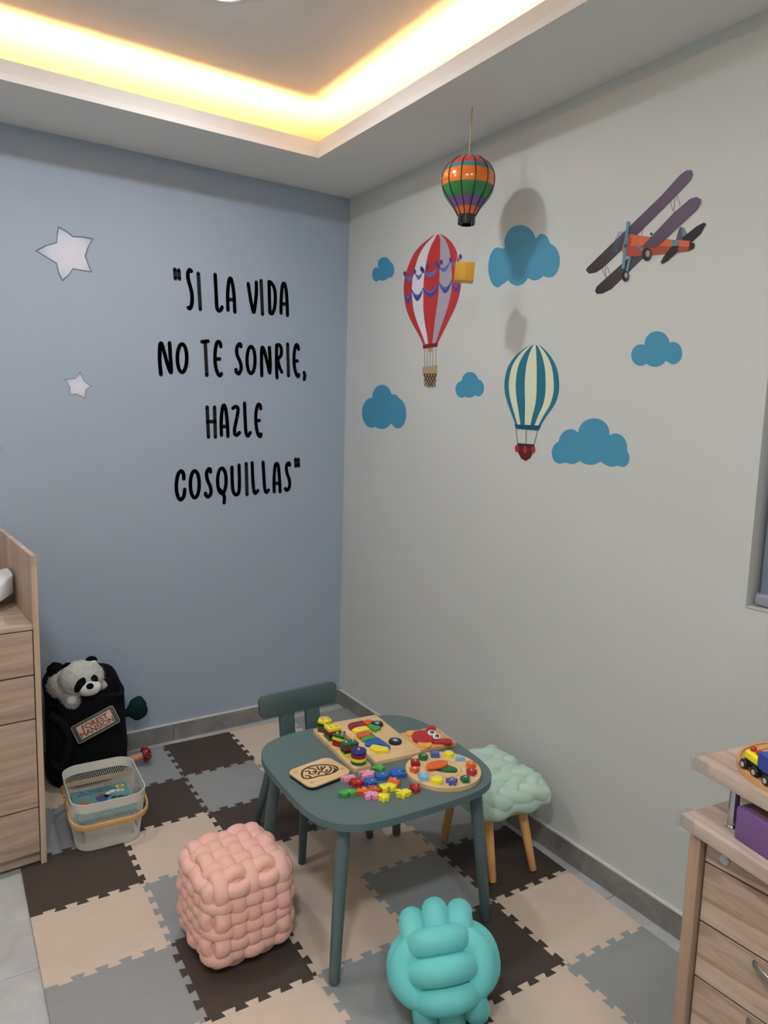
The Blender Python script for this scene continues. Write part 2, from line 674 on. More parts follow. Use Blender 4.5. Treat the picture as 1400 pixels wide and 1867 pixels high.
for sy in (-1, 1):
    box('bracket', (0.0, sy * (wy / 2 - 0.015), 1.08), (0.05, 0.006, 0.11), mt_blindbar, bl, 0.002)

# =====================================================================  FOAM PLAY MAT
S = 0.30
MT, MOX, MOY, MZ = -0.02963, -0.0229, -0.1024, 0.012
NCOL, NROW = 5, 8
mat_root = thing('foam_play_mat', 'interlocking foam play mat of cream, grey and dark brown squares on the floor', 'play mat', (MOX, MOY, 0.0003), MT)
foams = {'c': foam('foam_cream', (216, 196, 178)), 'g': foam('foam_grey', (150, 153, 154)), 'd': foam('foam_dark_brown', (70, 62, 58))}
rows = ['cgdcg', 'gdgcd', 'dcdgc', 'cgccg', 'gdcgd', 'ccgdc', 'dgdcg', 'gcgdc']
TD, TE, TM = 0.0085, 0.0028, 0.015


def tooth_line(sgn):
    """(t, offset) along one 0.3 m joint"""
    p = (S - 2 * TM) / 9
    out = [(0, 0), (TM, 0)]
    lv = sgn
    out.append((TM - TE, lv * TD))
    for k in range(1, 9):
        t = TM + p * k
        out.append((t + TE, lv * TD))
        lv = -lv
        out.append((t - TE, lv * TD))
    out += [(S - TM + TE, lv * TD), (S - TM, 0), (S, 0)]
    return out


def hline(i, j):     # joint along x from lattice (i,j) to (i+1,j); lattice y = -j*S
    sg = 1 if (i + j) % 2 else -1
    return [((i - NCOL) * S + t, -j * S + o) for t, o in tooth_line(sg)]


def vline(i, j):     # joint along -y from lattice (i,j) to (i,j+1)
    sg = 1 if (i + j) % 2 else -1
    return [((i - NCOL) * S + o, -j * S - t) for t, o in tooth_line(sg)]


def foam_piece(name, pts, mat):
    cx = sum(p[0] for p in pts) / len(pts)
    cy = sum(p[1] for p in pts) / len(pts)
    cl = []
    for p in pts:
        q = (p[0] - cx, p[1] - cy)
        if not cl or (abs(q[0] - cl[-1][0]) + abs(q[1] - cl[-1][1])) > 1e-6:
            cl.append(q)
    if abs(cl[0][0] - cl[-1][0]) + abs(cl[0][1] - cl[-1][1]) < 1e-6:
        cl.pop()
    ar = sum(cl[i][0] * cl[(i + 1) % len(cl)][1] - cl[(i + 1) % len(cl)][0] * cl[i][1] for i in range(len(cl)))
    if ar < 0:
        cl.reverse()
    bm = bmesh.new()
    add_prism(bm, cl, 0.0, MZ - 0.0009)
    bm.faces.ensure_lookup_table()
    top = bm.faces[1]
    r = bmesh.ops.inset_region(bm, faces=[top], thickness=0.0008, depth=0.0009, use_even_offset=True)
    return mk(name, bm, mat, mat_root, (cx, cy, 0))


for j in range(NROW):
    for i in range(NCOL):
        pts = hline(i, j) + vline(i + 1, j)[1:] + hline(i, j + 1)[::-1][1:] + vline(i, j)[::-1][1:-1]
        foam_piece('foam_tile', pts, foams[rows[j][i]])
ED = 0.0125
for i in range(NCOL):
    h = hline(i, 0)
    foam_piece('edge_strip', h + [(h[-1][0], ED), (h[0][0], ED)], foams[rows[0][i]])
for j in range(NROW):
    v = vline(0, j)
    foam_piece('edge_strip', v + [(v[-1][0] - ED * 1.6, v[-1][1]), (v[0][0] - ED * 1.6, v[0][1])], foams[rows[j][0]])
    v = vline(NCOL, j)
    foam_piece('edge_strip', v + [(v[-1][0] + 0.0100, v[-1][1]), (v[0][0] + 0.0100, v[0][1])], foams[rows[j][NCOL - 1]])
FZ = MZ + 0.0004     # standing height on the mat

# =====================================================================  CHEST OF DRAWERS (left)
cab = thing('chest_of_drawers', 'pale oak chest of drawers with a tall raised side panel, against the blue wall', 'chest', (-1.487, -0.703, FZ), math.radians(3.0))
CW, CD = 1.05, 0.62
PT = 0.016
box('side_panel', (-PT / 2, CD / 2, 0.504), (PT, CD, 1.008), mt_cab_v, cab, 0.0008, 1)
box('edge_band', (-PT / 2, -0.0006, 0.504), (PT + 0.0004, 0.0012, 1.006), mt_cab_edge, cab)
box('side_panel', (-CW + PT / 2, CD / 2, 0.504), (PT, CD, 1.008), mt_cab_v, cab, 0.0008, 1)
box('back_panel', (-CW / 2, CD - 0.008, 0.504), (CW - 2 * PT - 0.001, 0.016, 1.006), mt_cab_v, cab)
box('top', (-CW / 2, CD / 2 - 0.008, 0.785), (CW - 2 * PT - 0.001, CD - 0.018, 0.016), mt_cab_h, cab, 0.0008, 1)
box('carcass', (-CW / 2, CD / 2 + 0.006, 0.405), (CW - 2 * PT - 0.002, CD - 0.05, 0.735), mt_dark_gap, cab)
box('plinth', (-CW / 2, 0.03, 0.02), (CW - 2 * PT - 0.002, 0.016, 0.038), mt_cab_h, cab)
for za, zb in ((0.634, 0.774), (0.492, 0.630), (0.198, 0.488), (0.044, 0.194)):
    for k in range(1):
        box('drawer', (-CW / 2, 0.008, (za + zb) / 2), (CW - 2 * PT - 0.006, 0.016, zb - za - 0.001), mt_cab_h, cab, 0.001, 1)
bm = bmesh.new()
for c, s in (((-PT / 2, -0.006, 0.996), (PT + 0.006, 0.004, 0.026)), ((0.002, 0.006, 0.996), (0.003, 0.02, 0.026)), ((-PT / 2, 0.004, 1.0105), (PT + 0.006, 0.022, 0.003))):
    add_box(bm, c, s)
tag(mk('corner_guard', bm, mt_clear, cab), 'clear plastic corner guard')

# white baby scale standing on the chest
mt_white_plastic = M('white_plastic', (226, 228, 230), 0.3, 0.5)
sc = thing('baby_scale', 'white plastic baby scale with raised tray end on the oak chest', 'scale', (-1.785, -0.40, 0.8062), math.radians(3.0))
lower = [(0.0, 0.004), (0.20, 0.004), (0.235, 0.012), (0.25, 0.035), (0.25, 0.06), (0.0, 0.045)]
bm = bmesh.new()
secs = []
for k in range(13):
    x = -0.255 + 0.51 * k / 12
    e = abs(x) / 0.255
    zt = 0.045 + 0.055 * e ** 2.2
    wv = 0.14 * (1 - 0.55 * max(0, e - 0.55) ** 2 / 0.2)
    ring = []
    for m_ in range(16):
        a = 2 * PI * m_ / 16
        yy = wv * math.copysign(abs(math.cos(a)) ** 0.45, math.cos(a))
        zz = math.sin(a)
        if zz >= 0:
            z = zt + zz * 0.012 - 0.018 * max(0, 1 - abs(yy) / wv * 1.15) * (1 - e)
        else:
            z = 0.012 + 0.03 * e ** 3 + (1 + zz) * 0.006
        ring.append(bm.verts.new((x, yy, z)))
    secs.append(ring)
for A, B in zip(secs, secs[1:]):
    for k in range(16):
        l = (k + 1) % 16
        bm.faces.new((A[k], A[l], B[l], B[k]))
bm.faces.new(secs[0])
bm.faces.new(secs[-1][::-1])
mk('tray', bm, mt_white_plastic, sc, smooth=True, angle=1.0)
for sx in (-0.17, 0.17):
    for sy in (-0.09, 0.09):
        lathe('foot', [(0, 0), (0.014, 0), (0.016, 0.014), (0, 0.014)], mt_dark_gap, sc, 12, (sx, sy, 0))

# =====================================================================  DESK (right)
desk = thing('desk', 'oak desk with a raised upper shelf, drawers and clear corner guards beneath the window', 'desk', (-0.625, -2.346, FZ), math.radians(-9.0))
DTOP, DUP = 0.738, 0.846
DL_, DD = 1.25, 0.50
box('desktop', (DD / 2, -DL_ / 2, DTOP - 0.0125), (DD, DL_, 0.025), mt_desk_top, desk, 0.0015)
box('upper_shelf', (DD / 2 + 0.012, -DL_ / 2, DUP - 0.0125), (DD - 0.02, DL_, 0.025), mt_desk_top, desk, 0.0015)
for (px_, py_) in ((0.055, -0.068), (0.20, -1.15), (0.45, -0.06), (0.45, -1.15)):
    lathe('shelf_post', [(0, 0), (0.014, 0), (0.014, 0.003), (0.009, 0.004), (0.009, 0.0785), (0.014, 0.0795), (0.014, 0.0828), (0, 0.0828)], mt_chrome, desk, 16, (px_, py_, DTOP + 0.0001))
ped_rot = math.radians(11.0)
ped = bpy.data.objects.new('pedestal', None)


def dk(x, y, z):
    """pedestal-local point to desk-local"""
    return Vector((0.004 + x * math.cos(ped_rot) - y * math.sin(ped_rot), -0.020 + x * math.sin(ped_rot) + y * math.cos(ped_rot), z))


box('side_panel', dk(0.22, -0.012, 0.3565), (0.44, 0.022, 0.712), mt_desk_edge, desk, 0.001, 1, rot=(0, 0, ped_rot))
box('side_panel', dk(0.22, -0.50, 0.3565), (0.44, 0.022, 0.712), mt_desk_edge, desk, 0.001, 1, rot=(0, 0, ped_rot))
box('pedestal_carcass', dk(0.235, -0.256, 0.37), (0.39, 0.462, 0.68), mt_dark_gap, desk, rot=(0, 0, ped_rot))
zd = (0.030, 0.180, 0.310, 0.430, 0.543, 0.661, 0.708)
for za, zb in zip(zd, zd[1:]):
    dr = box('drawer', dk(0.024, -0.256, (za + zb) / 2), (0.018, 0.458, zb - za - 0.004), mt_desk_drawer, desk, 0.001, 1, rot=(0, 0, ped_rot))
    if zb < 0.6:
        hp = []
        for k in range(13):
            t = -1 + 2 * k / 12
            hp.append((-0.009 - 0.024 * (1 - t * t), t * 0.065, 0.0))
        bm = bmesh.new()
        add_tube(bm, hp, (0.0035, 0.007), 8, normals=[(1, 0, 0)] * 13)
        tag(mk('handle', bm, mt_chrome, dr, (0, 0.060, (zb - za) / 2 - 0.016), smooth=True), 'chrome bow handle')
    elif zb > 0.7:
        bm = bmesh.new()
        add_lathe(bm, [(0, 0.004), (0.006, 0.004), (0.0065, 0.003), (0.009, 0.003), (0.010, 0.0), (0, 0.0)], 18)
        tag(mk('lock', bm, mt_chrome, dr, (-0.0091, 0.193, 0.000), (0, -PI / 2, 0), smooth=True, angle=0.6), 'round chrome lock')
for zt, xo in ((DTOP, 0.0), (DUP, 0.022)):
    bm = bmesh.new()
    z = zt - 0.012
    add_box(bm, (xo - 0.0025, -0.014, z), (0.004, 0.036, 0.032))
    add_box(bm, (xo + 0.014, 0.0025, z), (0.036, 0.004, 0.032))
    tag(mk('corner_guard', bm, mt_clear, desk), 'clear plastic corner guard')

# purple box between the two desk tiers
q = at_z(1337, 1527, DTOP + FZ)
pb = thing('storage_box', 'purple cardboard box between the two tiers of the oak desk', 'box', (q.x + 0.0, q.y, DTOP + FZ + 0.0003), math.radians(-12))
mt_purple = M('purple_card', (112, 84, 138), 0.6, noise=(30, 0.05))
mt_kraft = M('grey_card', (130, 112, 100), 0.8)
box('body', (0.06, -0.16, 0.030), (0.12, 0.32, 0.060), mt_purple, pb, 0.004)
box('lid_panel', (0.064, -0.16, 0.0606), (0.10, 0.29, 0.0012), mt_kraft, pb)

# wooden train track and train on the upper shelf
TZ = DUP + FZ + 0.0004
tp1, tp2, tp3 = at_z(1344, 1385, TZ + 0.01), at_z(1366, 1358, TZ + 0.01), at_z(1394, 1432, TZ + 0.01)


def circ3(a, b, c):
    ax, ay, bx, by, cx, cy = a.x, a.y, b.x, b.y, c.x, c.y
    d = 2 * (ax * (by - cy) + bx * (cy - ay) + cx * (ay - by))
    ux = ((ax * ax + ay * ay) * (by - cy) + (bx * bx + by * by) * (cy - ay) + (cx * cx + cy * cy) * (ay - by)) / d
    uy = ((ax * ax + ay * ay) * (cx - bx) + (bx * bx + by * by) * (ax - cx) + (cx * cx + cy * cy) * (bx - ax)) / d
    return ux, uy, math.hypot(ax - ux, ay - uy)


tcx, tcy, trad = circ3(tp1, tp2, tp3)
trad = min(max(trad, 0.09), 0.16)
tdir = Vector((tp1.x - CAM.x, tp1.y - CAM.y)).normalized()
base_dir = (Vector((tcx, tcy)) - Vector((tp1.x, tp1.y))).normalized()
tcx, tcy = tp1.x + base_dir.x * trad, tp1.y + base_dir.y * trad
mt_track = wood('track_beech', (214, 166, 110), (196, 146, 92), (10, 10, 10), 0.5)
trk = thing('toy_train_track', 'circular wooden toy train track on the upper desk shelf', 'toy track', (tcx, tcy, TZ))
for seg in range(8):
    bm = bmesh.new()
    n = 8
    prof = [(-0.017, 0.0), (-0.017, 0.011), (-0.012, 0.011), (-0.012, 0.008), (-0.007, 0.008), (-0.007, 0.011), (0.007, 0.011), (0.007, 0.008), (0.012, 0.008), (0.012, 0.011), (0.017, 0.011), (0.017, 0.0)]
    rr = trad - 0.017
    rg = []
    for k in range(n + 1):
        a = 2 * PI * (seg + 0.006 + (k / n) * 0.988) / 8
        rg.append([bm.verts.new(((rr + x) * math.cos(a), (rr + x) * math.sin(a), z)) for x, z in prof])
    for A, B in zip(rg, rg[1:]):
        for k in range(len(prof)):
            l = (k + 1) % len(prof)
            bm.faces.new((A[k], A[l], B[l], B[k]))
    bm.faces.new(rg[0][::-1])
    bm.faces.new(rg[-1])
    mk('track_piece', bm, mt_track, trk)
mt_blue_toy = M('glossy_blue_paint', (40, 66, 150), 0.3, 0.5)
mt_yellow_toy = M('glossy_yellow_paint', (250, 230, 48), 0.3, 0.5)
mt_red_toy = M('glossy_red_paint', (176, 36, 36), 0.3, 0.5)
mt_green_toy = M('glossy_green_paint', (24, 104, 58), 0.32, 0.5)
mt_orange_toy = M('glossy_orange_paint', (228, 104, 38), 0.32, 0.5)
mt_black_toy = M('glossy_black_paint', (26, 26, 30), 0.3, 0.5)
mt_pink_toy = M('glossy_pink_paint', (236, 152, 184), 0.35, 0.5)
mt_lblue_toy = M('glossy_light_blue_paint', (130, 184, 216), 0.35, 0.5)
mt_purp_toy = M('glossy_violet_blue_paint', (78, 88, 170), 0.35, 0.5)
mt_white_toy = M('glossy_white_paint', (236, 236, 232), 0.35, 0.5)
mt_mid_blue = M('glossy_mid_blue_paint', (36, 92, 178), 0.32, 0.5)
mt_lgreen_toy = M('glossy_mid_green_paint', (70, 158, 76), 0.34, 0.5)
mt_maroon_toy = M('glossy_maroon_paint', (150, 30, 34), 0.32, 0.5)

e1 = at_z(1361, 1396, TZ + 0.016)
e2 = at_z(1389, 1417, TZ + 0.016)
tang = (e2 - e1)
ta = math.atan2(tang.y, tang.x)
inw = Vector((tcx - e1.x, tcy - e1.y, 0)).normalized() * 0.009
tr = thing('toy_train', 'wooden toy train with yellow nose, red knobs and blue cab on the track', 'toy train', (e1.x + inw.x, e1.y + inw.y, TZ + 0.0086), ta)
box('chassis', (0.028, 0, 0.014), (0.080, 0.020, 0.010), mt_black_toy, tr, 0.003)
box('boiler', (0.008, 0, 0.027), (0.036, 0.020, 0.016), mt_yellow_toy, tr, 0.005, 3)
box('cab', (0.046, 0, 0.034), (0.038, 0.024, 0.030), mt_blue_toy, tr, 0.004)
for xx in (0.0, 0.016):
    blob('knob', (xx, 0, 0.0395), (0.0055, 0.0055, 0.0055), mt_red_toy, tr, 2)
mt_hub = M('pale_wood_hub', (206, 180, 164), 0.5)
for xx in (-0.004, 0.026, 0.056):
    for s in (-1, 1):
        wh = lathe('wheel', [(0, -0.003), (0.0085, -0.003), (0.0095, -0.002), (0.0095, 0.002), (0.0085, 0.003), (0, 0.003)], mt_black_toy, tr, 18, (xx, s * 0.013, 0.0098), (PI / 2, 0, 0))
        lathe('hub', [(0, -0.0036), (0.0045, -0.0036), (0.0045, 0.0036), (0, 0.0036)], mt_hub, wh, 12)

# =====================================================================  CHILD'S TABLE
TBX, TBY, TBR = -0.684, -1.385, math.radians(-2.5)
TH = 0.452
table = thing('kids_table', 'blue green painted square kids table with rounded corners, covered in wooden puzzles', 'table', (TBX, TBY, FZ), TBR)
th_ = TH - FZ
bm = bmesh.new()
add_prism(bm, superellipse(0.296, 0.292, 3.9, 72), th_ - 0.020, th_, 0.005, 3)
mk('tabletop', bm, mt_table, table, smooth=True, angle=0.9)


def leg(name, foot, top, r0_, r1_, mat, parent, n=16):
    f, t = Vector(foot), Vector(top)
    pts = [f, f.lerp(t, 0.012), f.lerp(t, 0.5), t]
    bm = bmesh.new()
    add_tube(bm, pts, [r0_ * 0.78, r0_, (r0_ + r1_) / 2, r1_], n)
    return mk(name, bm, mat, parent, smooth=True, angle=0.9)


for sx in (-1, 1):
    for sy in (-1, 1):
        leg('leg', (sx * 0.250, sy * 0.250, 0.0005), (sx * 0.213, sy * 0.213, th_ - 0.0205), 0.0145, 0.0195, mt_table, table)
for a in (0, 1):
    for s in (-1, 1):
        c = (0, s * 0.19, th_ - 0.0355) if a == 0 else (s * 0.19, 0, th_ - 0.0355)
        box('apron', c, (0.36, 0.016, 0.028) if a == 0 else (0.016, 0.36, 0.028), mt_table, table, 0.001, 1)

# =====================================================================  CHILD'S CHAIR
chair = thing('kids_chair', 'dark blue green kids chair with broad rounded back rail, pushed under the table', 'chair', (-0.655, -0.985, FZ), math.radians(2.0))
bm = bmesh.new()
add_prism(bm, superellipse(0.155, 0.150, 4.5, 48), 0.252, 0.270, 0.005, 3)
mk('seat', bm, mt_chair, chair, smooth=True, angle=0.9)
for sx in (-1, 1):
    leg('leg', (sx * 0.135, -0.137, 0.0005), (sx * 0.108, -0.105, 0.2515), 0.0125, 0.0165, mt_chair, chair)
    leg('leg', (sx * 0.165, 0.150, 0.0005), (sx * 0.118, 0.110, 0.2515), 0.0125, 0.0165, mt_chair, chair)
BT_ = math.radians(-8)


def back_pt(x, h):   # point on the raked back plane
    return Vector((x, 0.117 + math.sin(-BT_) * h * 0.9, 0.262 + math.cos(BT_) * h))


for x0 in (-0.052, 0.052):
    bm = bmesh.new()
    pl = [(-0.028, 0.0), (0.028, 0.0), (0.028, 0.130), (-0.028, 0.130)]
    add_prism(bm, pl, -0.008, 0.008, 0.002)
    mk('back_slat', bm, mt_chair, chair, (x0, 0.119, 0.2705), (PI / 2 + BT_, 0, 0), smooth=True, angle=0.7)
bm = bmesh.new()
add_prism(bm, rounded_rect(0.312, 0.078, 0.021, 8), -0.0095, 0.0095, 0.003)
mk('back_rail', bm, mt_chair, chair, (0.0, 0.119 + math.sin(-BT_) * 0.167, 0.2705 + math.cos(BT_) * 0.167), (PI / 2 + BT_, 0, 0), smooth=True, angle=0.7)

# =====================================================================  BRAIDED STOOL
mt_mint = M('mint_green_plush', (188, 214, 198), 0.85, 0.15, sheen=0.5, bump=(300, 0.2), noise=(14, 0.04))
mt_seatboard = M('pale_seat_board', (200, 180, 150), 0.6)
st = thing('braided_stool', 'pale mint green braided plush stool on four beech legs', 'stool', (-0.212, -1.372, FZ), math.radians(-6))
SW, SL, SZ = 0.135, 0.170, 0.258
bm = bmesh.new()
add_prism(bm, rounded_rect(0.235, 0.285, 0.05, 6), 0.195, 0.212, 0.003)
mk('seat_board', bm, mt_seatboard, st, smooth=True, angle=0.7)
bm = bmesh.new()
add_prism(bm, rounded_rect(0.262, 0.318, 0.06, 6), 0.2125, 0.262, 0.022, 4)
mk('cushion_core', bm, mt_mint, st, smooth=True, angle=1.2)
for b in range(4):
    yc = (b - 1.5) * 0.083
    edge = abs(b - 1.5) > 1
    for s in range(3):
        ph = 2 * PI * s / 3 + b * 1.3
        pts = []
        for k in range(61):
            t = -1 + 2 * k / 60
            a = t * PI * 1.15 + ph
            e_ = max(0, abs(t) - 0.84) / 0.16
            sw = 0.0265 * math.sin(a) * (1 - 0.3 * e_)
            lift = 0.0075 * math.sin(2 * a)
            out = (yc + sw) / 0.165
            pts.append((t * 0.138 * (1 - 0.02 * e_), yc + sw, SZ + 0.010 + lift - 0.030 * e_ ** 2 - 0.022 * max(0, abs(out) - 0.72) / 0.28))
        bm = bmesh.new()
        rad = [0.0255 if 3 < k < 57 else 0.021 for k in range(61)]
        add_tube(bm, pts, rad, 14)
        mk('braid_strand', bm, mt_mint, st, smooth=True)
for sy in (-1, 1):     # thick outer strands that hang over the near and far sides
    pts = []
    for k in range(41):
        t = -1 + 2 * k / 40
        pts.append((t * 0.128, sy * (0.152 + 0.006 * math.sin(t * 7)), 0.232 + 0.007 * math.sin(t * 7 + 1.5)))
    tube('side_strand', pts, 0.024, mt_mint, st, 12)
for foot, top in (((-0.085, -0.166, 0.0030), (-0.072, -0.105, 0.1945)), ((0.072, -0.172, 0.0030), (0.062, -0.105, 0.1945)),
                  ((-0.105, 0.094, 0.0030), (-0.080, 0.085, 0.1945)), ((0.085, 0.092, 0.0030), (0.070, 0.085, 0.1945))):
    leg('leg', foot, top, 0.0125, 0.0165, mt_stool_leg, st)

# =====================================================================  PINK WOVEN POUF
mt_pink = M('pink_velour', (243, 190, 175), 0.9, 0.1, sheen=0.3, bump=(260, 0.2), noise=(10, 0.04))
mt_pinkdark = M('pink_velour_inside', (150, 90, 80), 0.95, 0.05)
pf = thing('woven_pouf', 'pink cube pouf of woven padded strands on the mat', 'pouf', (-1.098, -1.335, FZ), math.radians(1.5))
PA, PHZ = 0.107, 0.110
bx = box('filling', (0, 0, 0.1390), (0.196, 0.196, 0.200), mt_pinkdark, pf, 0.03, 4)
NXY, NZ = 5, 6


def pouf_loop(axis, off, idx, na, nb):
    """loop of a strand around one axis; (u,v) span the loop plane with cell counts na (along u) and nb (along v)"""
    hu = PA if axis != 'x' else PA
    hv = PA if axis == 'z' else PHZ
    pts, nrms = [], []
    e = 7.0
    for face in range(4):
        cells = na if face in (0, 2) else nb
        K = cells * 6
        for k in range(K):
            t = -1 + 2 * k / K
            if face == 0:
                u, v = t, -1.0
            elif face == 1:
                u, v = 1.0, t
            elif face == 2:
                u, v = -t, 1.0
            else:
                u, v = -1.0, -t
            sc_ = 1.0 / ((abs(u) ** e + abs(v) ** e) ** (1 / e))
            uu, vv = u * sc_, v * sc_
            nu = math.copysign(abs(uu) ** (e - 1), uu)
            nv = math.copysign(abs(vv) ** (e - 1), vv)
            l = math.hypot(nu, nv)
            nu, nv = nu / l, nv / l
            tt = t if face in (0, 1) else -t       # absolute coordinate along the face
            cellpos = (tt + 1) * cells / 2
            ci = int(min(cells - 1, max(0, math.floor(cellpos))))
            fam = {'z': 0, 'x': 1, 'y': 0 if face in (1, 3) else 1}[axis]
            if axis == 'z':
                sign = 1 if (ci + idx) % 2 == 0 else -1
            elif axis == 'x':
                sign = -1 if (ci + idx) % 2 == 0 else 1
                if face in (0, 2):     # top and bottom: shared with the y loops
                    sign = 1 if (ci + idx) % 2 == 0 else -1
            else:
                sign = -1 if (ci + idx) % 2 == 0 else 1
            lo_hold = axis == 'z' or (axis == 'x' and face == 2)
            hi_hold = axis == 'z' or (axis == 'x' and face != 0)
            wav = abs(math.sin(PI * cellpos)) ** 0.75
            if sign > 0 and ((lo_hold and cellpos < 0.5) or (hi_hold and cellpos > cells - 0.5)):
                wav = 1.0
            h = 0.0085 * sign * wav
            bulge = 0.006 * (1 - tt * tt)
            pu, pv = uu * hu + nu * (h + bulge), vv * hv + nv * (h + bulge)
            if axis == 'z':
                P, Nn = (pu, pv, off), (nu, nv, 0)
            elif axis == 'x':
                P, Nn = (off, pu, pv), (0, nu, nv)
            else:
                P, Nn = (pu, off, pv), (nu, 0, nv)
            pts.append(P)
            nrms.append(Nn)
    return pts, nrms


def pouf_strand(axis, off, idx, na, nb, half):
    pts, nr = pouf_loop(axis, off, idx, na, nb)
    bm = bmesh.new()
    add_tube(bm, pts, (0.0165, half), 14, closed=True, normals=nr, power=2.35)
    mk('woven_strand', bm, mt_pink, pf, (0, 0, 0.1390), smooth=True)


for j in range(NZ):
    pouf_strand('z', -PHZ + (2 * j + 1) * PHZ / NZ, j, NXY, NXY, PHZ / NZ * 1.03)
for i in range(NXY):
    o_ = -PA + (2 * i + 1) * PA / NXY
    pouf_strand('x', o_, i, NXY, NZ, PA / NXY * 1.0)
    pouf_strand('y', o_, i, NXY, NZ, PA / NXY * 1.0)

# =====================================================================  TURQUOISE KNOT BALL
mt_teal = M('turquoise_velvet', (112, 204, 204), 0.8, 0.15, sheen=0.9, bump=(240, 0.15), noise=(8, 0.06))
BR = 0.142
bc = at_z(808, 1757, FZ + BR - 0.004)
ball = thing('knot_pillow', 'turquoise velvet knot ball pillow on the mat in front of the table', 'pillow', (bc.x, bc.y, FZ))
tocam = (CAM - bc).normalized()
b1 = (tocam + Vector((0, 0, -0.16))).normalized()
b2 = Vector((0, 0, 1)).cross(b1).normalized()
b3 = b1.cross(b2)
rt = math.radians(14)
b2, b3 = b2 * math.cos(rt) + b3 * math.sin(rt), b3 * math.cos(rt) - b2 * math.sin(rt)
KR = 0.0322


def knot_bundle(ea, eb, ec, stretch=1.0):
    """three parallel loops, long along ea, short along eb, stacked along ec"""
    for k in (-1, 0, 1):
        lo_ = (0.108 if k == 0 else 0.096) * stretch
        sh = 0.066 if k == 0 else 0.060
        pts, nr = [], []
        for m_ in range(48):
            a = 2 * PI * m_ / 48
            c, s = math.cos(a), math.sin(a)
            e = 2.5
            x = lo_ * math.copysign(abs(c) ** (2 / e), c)
            y = sh * math.copysign(abs(s) ** (2 / e), s)
            z = k * KR * 1.88 * (1.0 - 0.08 * abs(s))
            pts.append(ea * x + eb * y + ec * z + Vector((0, 0, BR - 0.004)))
            nr.append(ec)
        bm = bmesh.new()
        add_tube(bm, pts, (KR, KR * 0.98), 14, closed=True, normals=nr)
        mk('knot_strand', bm, mt_teal, ball, smooth=True)


knot_bundle(b1, b2, b3)
knot_bundle(b2, b3, b1)
knot_bundle(b3, b1, b2, 1.07)
blob('core', (0, 0, BR - 0.004), (0.07, 0.07, 0.07), mt_teal, ball, 3)

# =====================================================================  MESH BASKET WITH BOOK
mt_wire = M('white_powder_coat', (226, 222, 212), 0.45, 0.4)
bk_c = Vector((-1.285, -0.588, FZ))
bask = thing('mesh_basket', 'white wire mesh basket with two bamboo handles, holding picture books', 'basket', bk_c, math.radians(-3.0))
BKH = 0.178


def bask_ring(f, n=160, grow=0.0):
    """rounded rectangle cross-section at height fraction f"""
    w = 0.205 + 0.036 * f + grow
    l = 0.255 + 0.050 * f + grow
    r = 0.050 + 0.006 * f
    P = rounded_rect(w, l, r, 10)
    # resample by arc length
    seg = [(Vector(P[i] + (0,)), Vector(P[(i + 1) % len(P)] + (0,))) for i in range(len(P))]
    L_ = [(b - a).length for a, b in seg]
    tot = sum(L_)
    out, acc, i = [], 0.0, 0
    for k in range(n):
        t = tot * k / n
        while acc + L_[i] < t - 1e-9:
            acc += L_[i]
            i += 1
        a, b = seg[i]
        out.append(a.lerp(b, (t - acc) / max(L_[i], 1e-9)))
    return out


bm = bmesh.new()
NC, NR = 136, 18
grid = []
for r_ in range(NR + 1):
    f = r_ / NR
    ring = bask_ring(f * 0.84 + 0.02, NC)
    z = 0.004 + (BKH - 0.034) * f
    off = (r_ % 2) * 0.5
    row = []
    for k in range(NC):
        a, b = ring[k], ring[(k + 1) % NC]
        p = a.lerp(b, off)
        row.append(bm.verts.new((p.x, p.y, z)))
    grid.append(row)
for r_ in range(NR):
    A, B = grid[r_], grid[r_ + 1]
    for k in range(NC):
        if r_ % 2 == 0:
            # diamond mesh: the offset rows make slanting wires
            bm.faces.new((A[k], A[(k + 1) % NC], B[k]))
            bm.faces.new((A[(k + 1) % NC], B[(k + 1) % NC], B[k]))
        else:
            bm.faces.new((A[k], B[(k + 1) % NC], B[k]))
            bm.faces.new((A[k], A[(k + 1) % NC], B[(k + 1) % NC]))
# keep only the slanting wires as thin bars
edges = [(e.verts[0].co.copy(), e.verts[1].co.copy()) for e in bm.edges if abs(e.verts[0].co.z - e.verts[1].co.z) > 1e-5]
bm.free()
bm = bmesh.new()
wv = 0.00060
for a, b in edges:
    d = (b - a).normalized()
    o_ = Vector((a.x + b.x, a.y + b.y, 0)).normalized()
    s_ = d.cross(o_).normalized() * wv
    o_ = o_ * wv
    A = [bm.verts.new(a + s_), bm.verts.new(a + o_), bm.verts.new(a - s_)]
    B = [bm.verts.new(b + s_), bm.verts.new(b + o_), bm.verts.new(b - s_)]
    for k in range(3):
        l = (k + 1) % 3
        bm.faces.new((A[k], A[l], B[l], B[k]))
ob = mk('wire_mesh', bm, mt_wire, bask)
ob['kind'] = 'stuff'


def band(name, f0, f1, z0, z1, t, mat):
    bm = bmesh.new()
    n = 96
    R = [[Vector((p.x, p.y, z)) for p in bask_ring(f, n, g)] for f, z, g in ((f0, z0, 0), (f1, z1, 0), (f1, z1, -2 * t), (f0, z0, -2 * t))]
    V = [[bm.verts.new(p) for p in r] for r in R]
    for q_ in range(4):
        A, B = V[q_], V[(q_ + 1) % 4]
        for k in range(n):
            l = (k + 1) % n
            bm.faces.new((A[k], A[l], B[l], B[k]))
    return mk(name, bm, mat, bask, smooth=True, angle=0.8)


